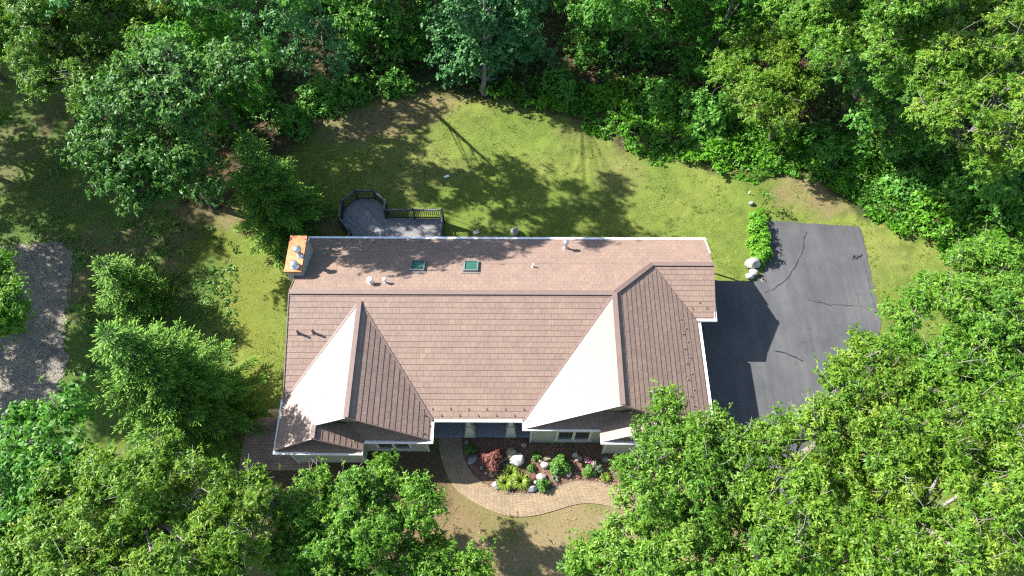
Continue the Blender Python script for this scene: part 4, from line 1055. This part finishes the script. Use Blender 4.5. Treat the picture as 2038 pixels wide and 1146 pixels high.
def free_tree(name, label, cat, x, y, h, r, kind, group=None, n=9, zlo=.35, scale=1.0, r0=.2):
    L = []
    for i in range(n):
        f = (i + .5) / n; a = i * 2.4; q = r * (.75 if f < .75 else .45) * (.6 + .4 * RNG.random())
        L.append((np.array([x + q * math.cos(a), y + q * math.sin(a), h * (zlo + (1 - zlo) * f) - .8]), r * RNG.uniform(.42, .58)))
    root = thing(name, (x, y, 0), label, cat, group)
    hubs = add_crown(root, L, kind, scale); add_trunk(root, (x, y), L, hubs, r0, 'bark', 4)

def build_trees():
    g = 'oaks in front of the house'
    tree('oak_tree', 'sunlit oak crown in the lower left corner with a dark gap in its middle', 'tree',
         lob(8, [(130, 1000, 75), (110, 1085, 85), (60, 1130, 60), (190, 930, 60), (250, 985, 80), (200, 1060, 80), (310, 930, 68), (300, 1010, 50), (400, 970, 62), (440, 1010, 60), (500, 985, 52), (250, 1120, 80), (400, 1100, 75), (440, 1050, 55), (470, 1120, 55), (150, 1180, 80), (300, 1190, 80), (450, 1190, 70)]), 'oak', .24, group=g, bark='twig', twigs=7)
    tree('oak_tree', 'oak crown left of the walkway reaching up to the left wing gutter', 'tree',
         lob(5.2, [(570, 1010, 42), (620, 960, 40), (650, 1020, 65), (715, 965, 48), (748, 935, 28), (770, 990, 55), (830, 985, 38), (720, 1050, 70), (800, 1040, 48), (845, 1020, 34), (590, 1090, 62), (660, 1110, 75), (750, 1120, 65), (600, 1180, 80), (720, 1190, 80)]), 'oak2', .22, group=g, bark='twig', twigs=7)
    tree('maple_tree', 'small bright green crown at the bottom edge right of the oaks', 'tree',
         lob(5, [(830, 1110, 50), (885, 1085, 34), (880, 1140, 45), (940, 1115, 30), (930, 1150, 35), (860, 1190, 60)], .5), 'oak2', .14)
    tree('oak_tree', 'low sparse crown at the bottom edge under the lawn shadow', 'tree',
         lob(4.5, [(1150, 1125, 38), (1200, 1100, 36), (1255, 1125, 40), (1180, 1160, 45), (1300, 1090, 40)], .5), 'oak2', .12, group=g)
    tree('oak_tree', 'oak crown overlapping the right wing roof and the planting bed', 'tree',
         lob(8.5, [(1330, 840, 36), (1330, 805, 22), (1290, 885, 42), (1375, 880, 48), (1420, 850, 30), (1255, 945, 40), (1310, 955, 62), (1360, 900, 50), (1440, 900, 55), (1400, 955, 75), (1265, 1030, 55), (1350, 1050, 80), (1450, 1040, 80), (1250, 1100, 42), (1330, 1130, 70), (1430, 1130, 75), (1470, 900, 50), (1480, 960, 55), (1300, 1190, 70), (1420, 1200, 80), (1535, 1070, 55), (1500, 1010, 52), (1540, 1125, 55)]), 'oak3', .26, group=g, bark='twig', twigs=7)
    tree('oak_tree', 'oak crown hanging over the lower end of the driveway', 'tree',
         lob(9, [(1500, 890, 42), (1550, 870, 45), (1570, 930, 58), (1620, 840, 48), (1650, 780, 44), (1690, 720, 38), (1700, 680, 26), (1745, 725, 52), (1690, 810, 58), (1640, 900, 58), (1740, 800, 60), (1760, 870, 55), (1700, 920, 60), (1530, 990, 60), (1620, 985, 62), (1700, 985, 60), (1780, 940, 55), (1800, 840, 55), (1790, 760, 40)]), 'oak', .26, group=g, bark='twig', twigs=7)
    tree('oak_tree', 'oak crown at the right edge beside the grass strip of the driveway', 'tree',
         lob(8, [(1800, 640, 34), (1835, 600, 36), (1880, 560, 42), (1905, 515, 36), (1960, 500, 45), (2010, 540, 55), (1930, 590, 42), (1985, 630, 60), (2035, 600, 45), (1870, 720, 45), (1830, 770, 55), (1910, 740, 50), (1980, 720, 58), (2040, 740, 55), (1905, 615, 42), (1925, 650, 45), (1955, 680, 42), (1890, 670, 34), (1830, 705, 42), (1900, 785, 48), (1960, 790, 50), (2030, 795, 55), (1845, 825, 45), (1930, 735, 45), (1790, 705, 34), (2020, 690, 45), (2060, 660, 60)]), 'oak2', .22, group=g, bark='twig', twigs=7)
    tree('oak_tree', 'large oak crown filling the lower right corner', 'tree',
         lob(9.5, [(1640, 1060, 70), (1560, 1090, 70), (1730, 1020, 62), (1740, 1100, 75), (1640, 1140, 75), (1820, 960, 55), (1830, 1040, 62), (1840, 1120, 65), (1920, 1060, 60), (1990, 1020, 55), (1940, 1130, 70), (2030, 1090, 65), (1840, 860, 62), (1920, 830, 60), (1990, 850, 65), (2040, 930, 50), (1890, 900, 45), (1900, 955, 42), (1975, 945, 42), (1945, 900, 40), (1790, 910, 45), (1560, 1190, 80), (1760, 1190, 80), (1900, 1200, 80), (2080, 1000, 60)]), 'oak', .3, group=g, bark='twig', twigs=7)
    tree('maple_tree', 'darker small leaved crown at the left edge below the gravel', 'tree',
         lob(6.5, [(30, 835, 34), (35, 890, 55), (95, 860, 42), (110, 910, 48), (60, 950, 60), (120, 965, 40), (30, 1020, 65), (90, 1030, 50), (30, 1100, 70), (-30, 960, 70), (130, 810, 26)]), 'wood', .18)
    tree('maple_tree', 'leafy branch reaching in from the left edge over the gravel', 'tree',
         lob(9.5, [(8, 545, 34), (20, 590, 34), (-25, 570, 50), (2, 635, 26), (-40, 640, 60), (-60, 530, 60)], .5), 'oak2', .16, base=(-28.5, 16.5))
    tree('shrub', 'small leafy bush between the left oaks and the big spruce', 'shrub', lob(2.2, [(190, 925, 30), (210, 955, 26), (175, 960, 24)], .3), 'wood', .06)
    # conifers
    def sp(lab, bpx, apx, z, r, nw):
        b = P(*bpx); a = P(apx[0], apx[1], z); a[:2] = .75 * b[:2] + .25 * a[:2]; conifer(lab, b, (a[0], a[1], z), r, nw)
    sp('tall narrow spruce standing left of the chimney', (575, 452), (495, 275), 8.6, 2.9, 22)
    sp('smallest spruce standing alone on the left lawn', (290, 612), (205, 505), 5.2, 2.0, 15)
    sp('biggest spruce with its tip towards the gravel', (395, 815), (205, 640), 10.0, 3.7, 26)
    sp('broad spruce between the biggest spruce and the patio', (415, 840), (330, 712), 7.6, 2.9, 20)
    # back wood, front row
    g = 'trees along the wood edge'
    tree('maple_tree', 'dense blue green maple left of the tall spruce', 'tree',
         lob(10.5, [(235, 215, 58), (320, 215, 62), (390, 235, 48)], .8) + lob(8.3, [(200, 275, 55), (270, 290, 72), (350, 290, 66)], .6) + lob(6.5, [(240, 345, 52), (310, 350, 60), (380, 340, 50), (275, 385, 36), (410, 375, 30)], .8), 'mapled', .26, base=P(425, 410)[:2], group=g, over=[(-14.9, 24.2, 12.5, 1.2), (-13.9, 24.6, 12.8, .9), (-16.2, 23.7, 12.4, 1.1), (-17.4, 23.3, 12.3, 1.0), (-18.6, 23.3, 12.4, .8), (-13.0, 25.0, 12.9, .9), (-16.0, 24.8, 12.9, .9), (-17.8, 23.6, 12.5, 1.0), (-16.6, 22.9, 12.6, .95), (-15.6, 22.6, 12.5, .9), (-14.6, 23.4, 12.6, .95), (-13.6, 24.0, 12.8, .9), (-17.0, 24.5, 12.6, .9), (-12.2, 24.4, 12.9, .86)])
    tree('oak_tree', 'oak with pale bare limbs in the upper left corner', 'tree',
         lob(9.5, [(50, 30, 48), (120, 40, 58), (200, 30, 60), (290, 30, 55), (130, 110, 52), (210, 110, 60), (290, 110, 55), (180, 170, 48), (250, 165, 50), (60, -30, 60), (160, -40, 60), (20, 70, 45), (60, 100, 42), (95, 165, 36), (-15, 40, 50), (15, 10, 50), (-20, 100, 40)], 1.3), 'oak3', .3, base=P(300, 240)[:2], group=g, bark='twig', twigs=9, top=(12, 3, 3))
    tree('locust_tree', 'fine leaved bright green tree behind the blue green maple', 'tree',
         lby(32, [(340, 90, 62), (410, 105, 62), (470, 75, 50), (430, 165, 52), (380, 35, 58), (500, 150, 36), (450, 215, 42), (330, 165, 45)]) + lby(28.5, [(430, 200, 40), (480, 190, 36), (400, 160, 42), (450, 250, 32), (520, 120, 40)]) + lby(27.3, [(290, 110, 46), (340, 85, 46)]), 'fine', .18, group=g)
    tree('maple_tree', 'shady blue green crown at the top edge left of the soil patch', 'tree', lby(30.8, [(530, 35, 50), (590, 25, 55), (560, 80, 45), (640, 60, 50), (610, 115, 45), (660, 125, 40)]), 'airy', .2, group=g, base=(-12, 36),
         over=spray(-25, -14, 26))
    tree('ash_tree', 'dark green crown at the top edge left of the pale trunked maple', 'tree', lby(38.5, [(710, 40, 58), (770, 30, 55), (740, 95, 52), (800, 85, 52), (700, 135, 42), (830, 130, 38), (765, 145, 40), (840, 30, 40)]), 'wood', .2, group=g, top=(13, 2.4, 3),
         over=spray(-15, -8, 20))
    tree('maple_tree', 'round blue green maple with a visible pale trunk at the lawn edge', 'tree',
         lby(36.8, [(905, 45, 52), (970, 35, 60), (1035, 50, 55), (890, 105, 45), (950, 105, 55), (1015, 110, 55), (1055, 95, 42), (925, 150, 34), (1030, 150, 30), (985, 145, 30)], .6) + lby(35.9, [(955, 30, 45), (975, 80, 45), (940, 90, 40), (965, 125, 30), (1000, 20, 45), (900, 140, 30)], .2), 'maple', .24, base=P(965, 186)[:2], group=g, bark='twig', twigs=3, top=(13, 2.4, 4))
    tree('ash_tree', 'light green tree right of the pale trunked maple', 'tree',
         lby(38, [(1175, 40, 50), (1235, 25, 55), (1300, 50, 52), (1180, 105, 45), (1245, 95, 52), (1310, 115, 45), (1210, 155, 40), (1270, 165, 45), (1240, 205, 32)]), 'wood', .22, group=g, top=(12.5, 2.4, 3))
    tree('ash_tree', 'mid green tree at the top edge left of the leaning trunk oak', 'tree', lby(37, [(1370, 55, 50), (1430, 35, 55), (1490, 60, 45), (1390, 120, 45), (1450, 115, 42), (1360, 165, 36), (1510, 20, 45)]), 'fine', .2, group=g, top=(12, 2.4, 3))
    tree('oak_tree', 'oak with a thin leaning trunk rising from the vines', 'tree',
         lob(4.6, [(1465, 115, 46), (1525, 130, 52), (1585, 115, 46), (1450, 160, 38), (1500, 185, 48), (1560, 185, 48), (1605, 165, 36), (1510, 235, 34), (1560, 230, 36), (1540, 75, 45)], .7), 'oak', .2, base=P(1532, 280)[:2], group=g)
    tree('oak_tree', 'big shaded oak with a thick dark trunk', 'tree', lob(10.5, [(1620, 45, 52), (1690, 15, 55), (1760, 40, 48), (1650, 100, 36), (1800, 80, 38), (1580, 10, 50), (1760, -30, 60), (1700, 60, 46), (1745, 85, 40), (1830, 20, 50), (1765, 120, 34), (1780, 150, 30)], .9), 'oak2', .26, base=P(1683, 222)[:2], group=g, top=(16, 3, 5))
    tree('oak_tree', 'sunlit oak crown in the upper right corner', 'tree',
         lob(11.5, [(1860, 40, 48), (1925, 30, 58), (2000, 40, 62), (1870, 110, 48), (1940, 110, 58), (2010, 125, 60), (1850, 165, 36), (1910, 185, 50), (1985, 200, 58), (1860, 235, 40), (1930, 260, 46), (2000, 280, 52), (1950, 320, 34), (2045, 210, 60), (1840, -20, 55), (1960, -40, 70)], 1.0), 'oak', .32, base=(33, 28), group=g, bark='twig', twigs=7)
    tree('ash_tree', 'green tree at the right edge below the sunlit oak', 'tree', lby(25, [(1985, 360, 40), (2030, 350, 48), (1995, 420, 38), (2040, 430, 45), (2070, 380, 60)], .7), 'wood', .16, group=g)
    tree('ash_tree', 'small tree in the shade below the big oak trunk', 'tree', lby(29.5, [(1730, 235, 38), (1790, 215, 40), (1760, 285, 38), (1830, 260, 36), (1700, 290, 30), (1810, 320, 30)], .7), 'wood', .12, group=g)
    # understory shrubs
    for x, y, r, h, lab in [(1400, 245, 1.9, 2.6, 'rounded dark shrub behind the vines left of the leaning trunk'), (640, 205, 1.5, 1.8, 'low bright shrub at the left end of the back lawn'), (590, 255, 1.3, 2.0, 'shrub beside the top of the tall spruce'), (705, 190, 1.4, 1.5, 'dark shrub at the wood edge above the back lawn'),
                         (790, 175, 1.3, 1.5, 'dark shrub left of the pale maple trunk'), (1110, 180, 1.6, 1.6, 'shady shrub right of the pale maple trunk'), (1300, 205, 1.7, 1.9, 'leafy shrub under the light green tree'), (500, 200, 1.7, 2.0, 'shrub in the shade behind the tall spruce'), (1640, 300, 1.6, 1.6, 'shrub at the foot of the big dark trunk'), (1900, 380, 1.9, 1.8, 'shrub in the shade under the upper right oak'), (1800, 380, 1.6, 1.3, 'vine covered shrub left of the upper right oak shade')]:
        bush('shrub', lab, 'shrub', P(x, y), r, h, .27, 'wood', int(230 * r * r / 1.7), 6, .55, 'shrubs at the wood edge')
    # deeper in the wood
    for x, y, h, r in [(-30, 40, 13, 3.6), (-23, 43, 14, 4), (-16, 44, 14, 4), (-9, 46, 13, 3.8), (-3.5, 44, 13, 3.6), (2.5, 47, 14, 4), (5.2, 42, 12, 3), (9, 46, 13, 4), (15, 44, 13, 4), (21, 42, 14, 4), (26, 38, 13, 3.6), (31, 34, 13, 4), (24, 33, 11, 3), (35, 40, 13, 4), (-37, 45, 14, 4), (-20, 37, 12, 3), (30, 46, 13, 4)]:
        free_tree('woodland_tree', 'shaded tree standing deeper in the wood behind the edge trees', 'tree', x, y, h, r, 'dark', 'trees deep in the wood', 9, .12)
    # trees just past the left edge of the photo, whose shade falls on the left lawn
    for x, y, h, r in [(-36, 36, 14, 4), (-35, 28, 14, 4.2), (-37.5, 22, 14, 4), (-34, 17, 12, 3), (-36, 10.5, 11, 3), (-38.5, 31, 14, 4), (-40, 40, 14.5, 4), (-45, 39.5, 14, 4)]:
        free_tree('edge_tree', 'tree beyond the left edge shading the left lawn', 'tree', x, y, h, r, 'fine', 'trees beyond the left edge', 8, .35)

def build_light():
    S = Vector((-1.189, .434, 1)).normalized()
    w = bpy.data.worlds.new('World'); SC.world = w; w.use_nodes = True; nt = w.node_tree
    sky = nt.nodes.new('ShaderNodeTexSky'); sky.sky_type = 'NISHITA'; sky.sun_disc = False
    sky.sun_elevation = math.asin(S.z); sky.sun_rotation = math.atan2(S.x, S.y)
    bg = nt.nodes['Background']; bg.inputs[1].default_value = .10; nt.links.new(sky.outputs[0], bg.inputs[0])
    l = bpy.data.lights.new('sun', 'SUN'); l.energy = 5.0; l.angle = R(.55); l.color = (1, .965, .91)
    o = bpy.data.objects.new('sun', l); COL.objects.link(o); o.location = (-30, 15, 40); o.rotation_euler = S.to_track_quat('Z', 'Y').to_euler()
    c = bpy.data.cameras.new('camera'); co = bpy.data.objects.new('camera', c); COL.objects.link(co)
    c.sensor_width = 36; c.lens = 36 * FPX / 2038; c.clip_start = .5; c.clip_end = 3000
    co.matrix_world = Matrix.Translation((0, 0, CH)) @ Matrix.Rotation(TH, 4, 'X') @ Matrix.Rotation(-RO, 4, 'Z')
    SC.camera = co
    v = SC.view_settings; v.view_transform = 'Standard'; v.look = 'None'; v.exposure = 1.65; v.gamma = 1.0
    SC.cycles.max_bounces = 6; SC.cycles.diffuse_bounces = 3; SC.cycles.glossy_bounces = 3; SC.cycles.transmission_bounces = 4
    SC.cycles.sample_clamp_indirect = 6.0; SC.cycles.use_denoising = False
    SC.cycles.pixel_filter_type = 'BLACKMAN_HARRIS'; SC.cycles.filter_width = 1.2

M['fence_light'] = simple('tan_trim_paint', (.44, .42, .34), .55, .06)
build_ground(); build_grass(); build_hardscape(); build_house(); build_deck(); build_bed(); build_cover(); build_trees(); build_light()
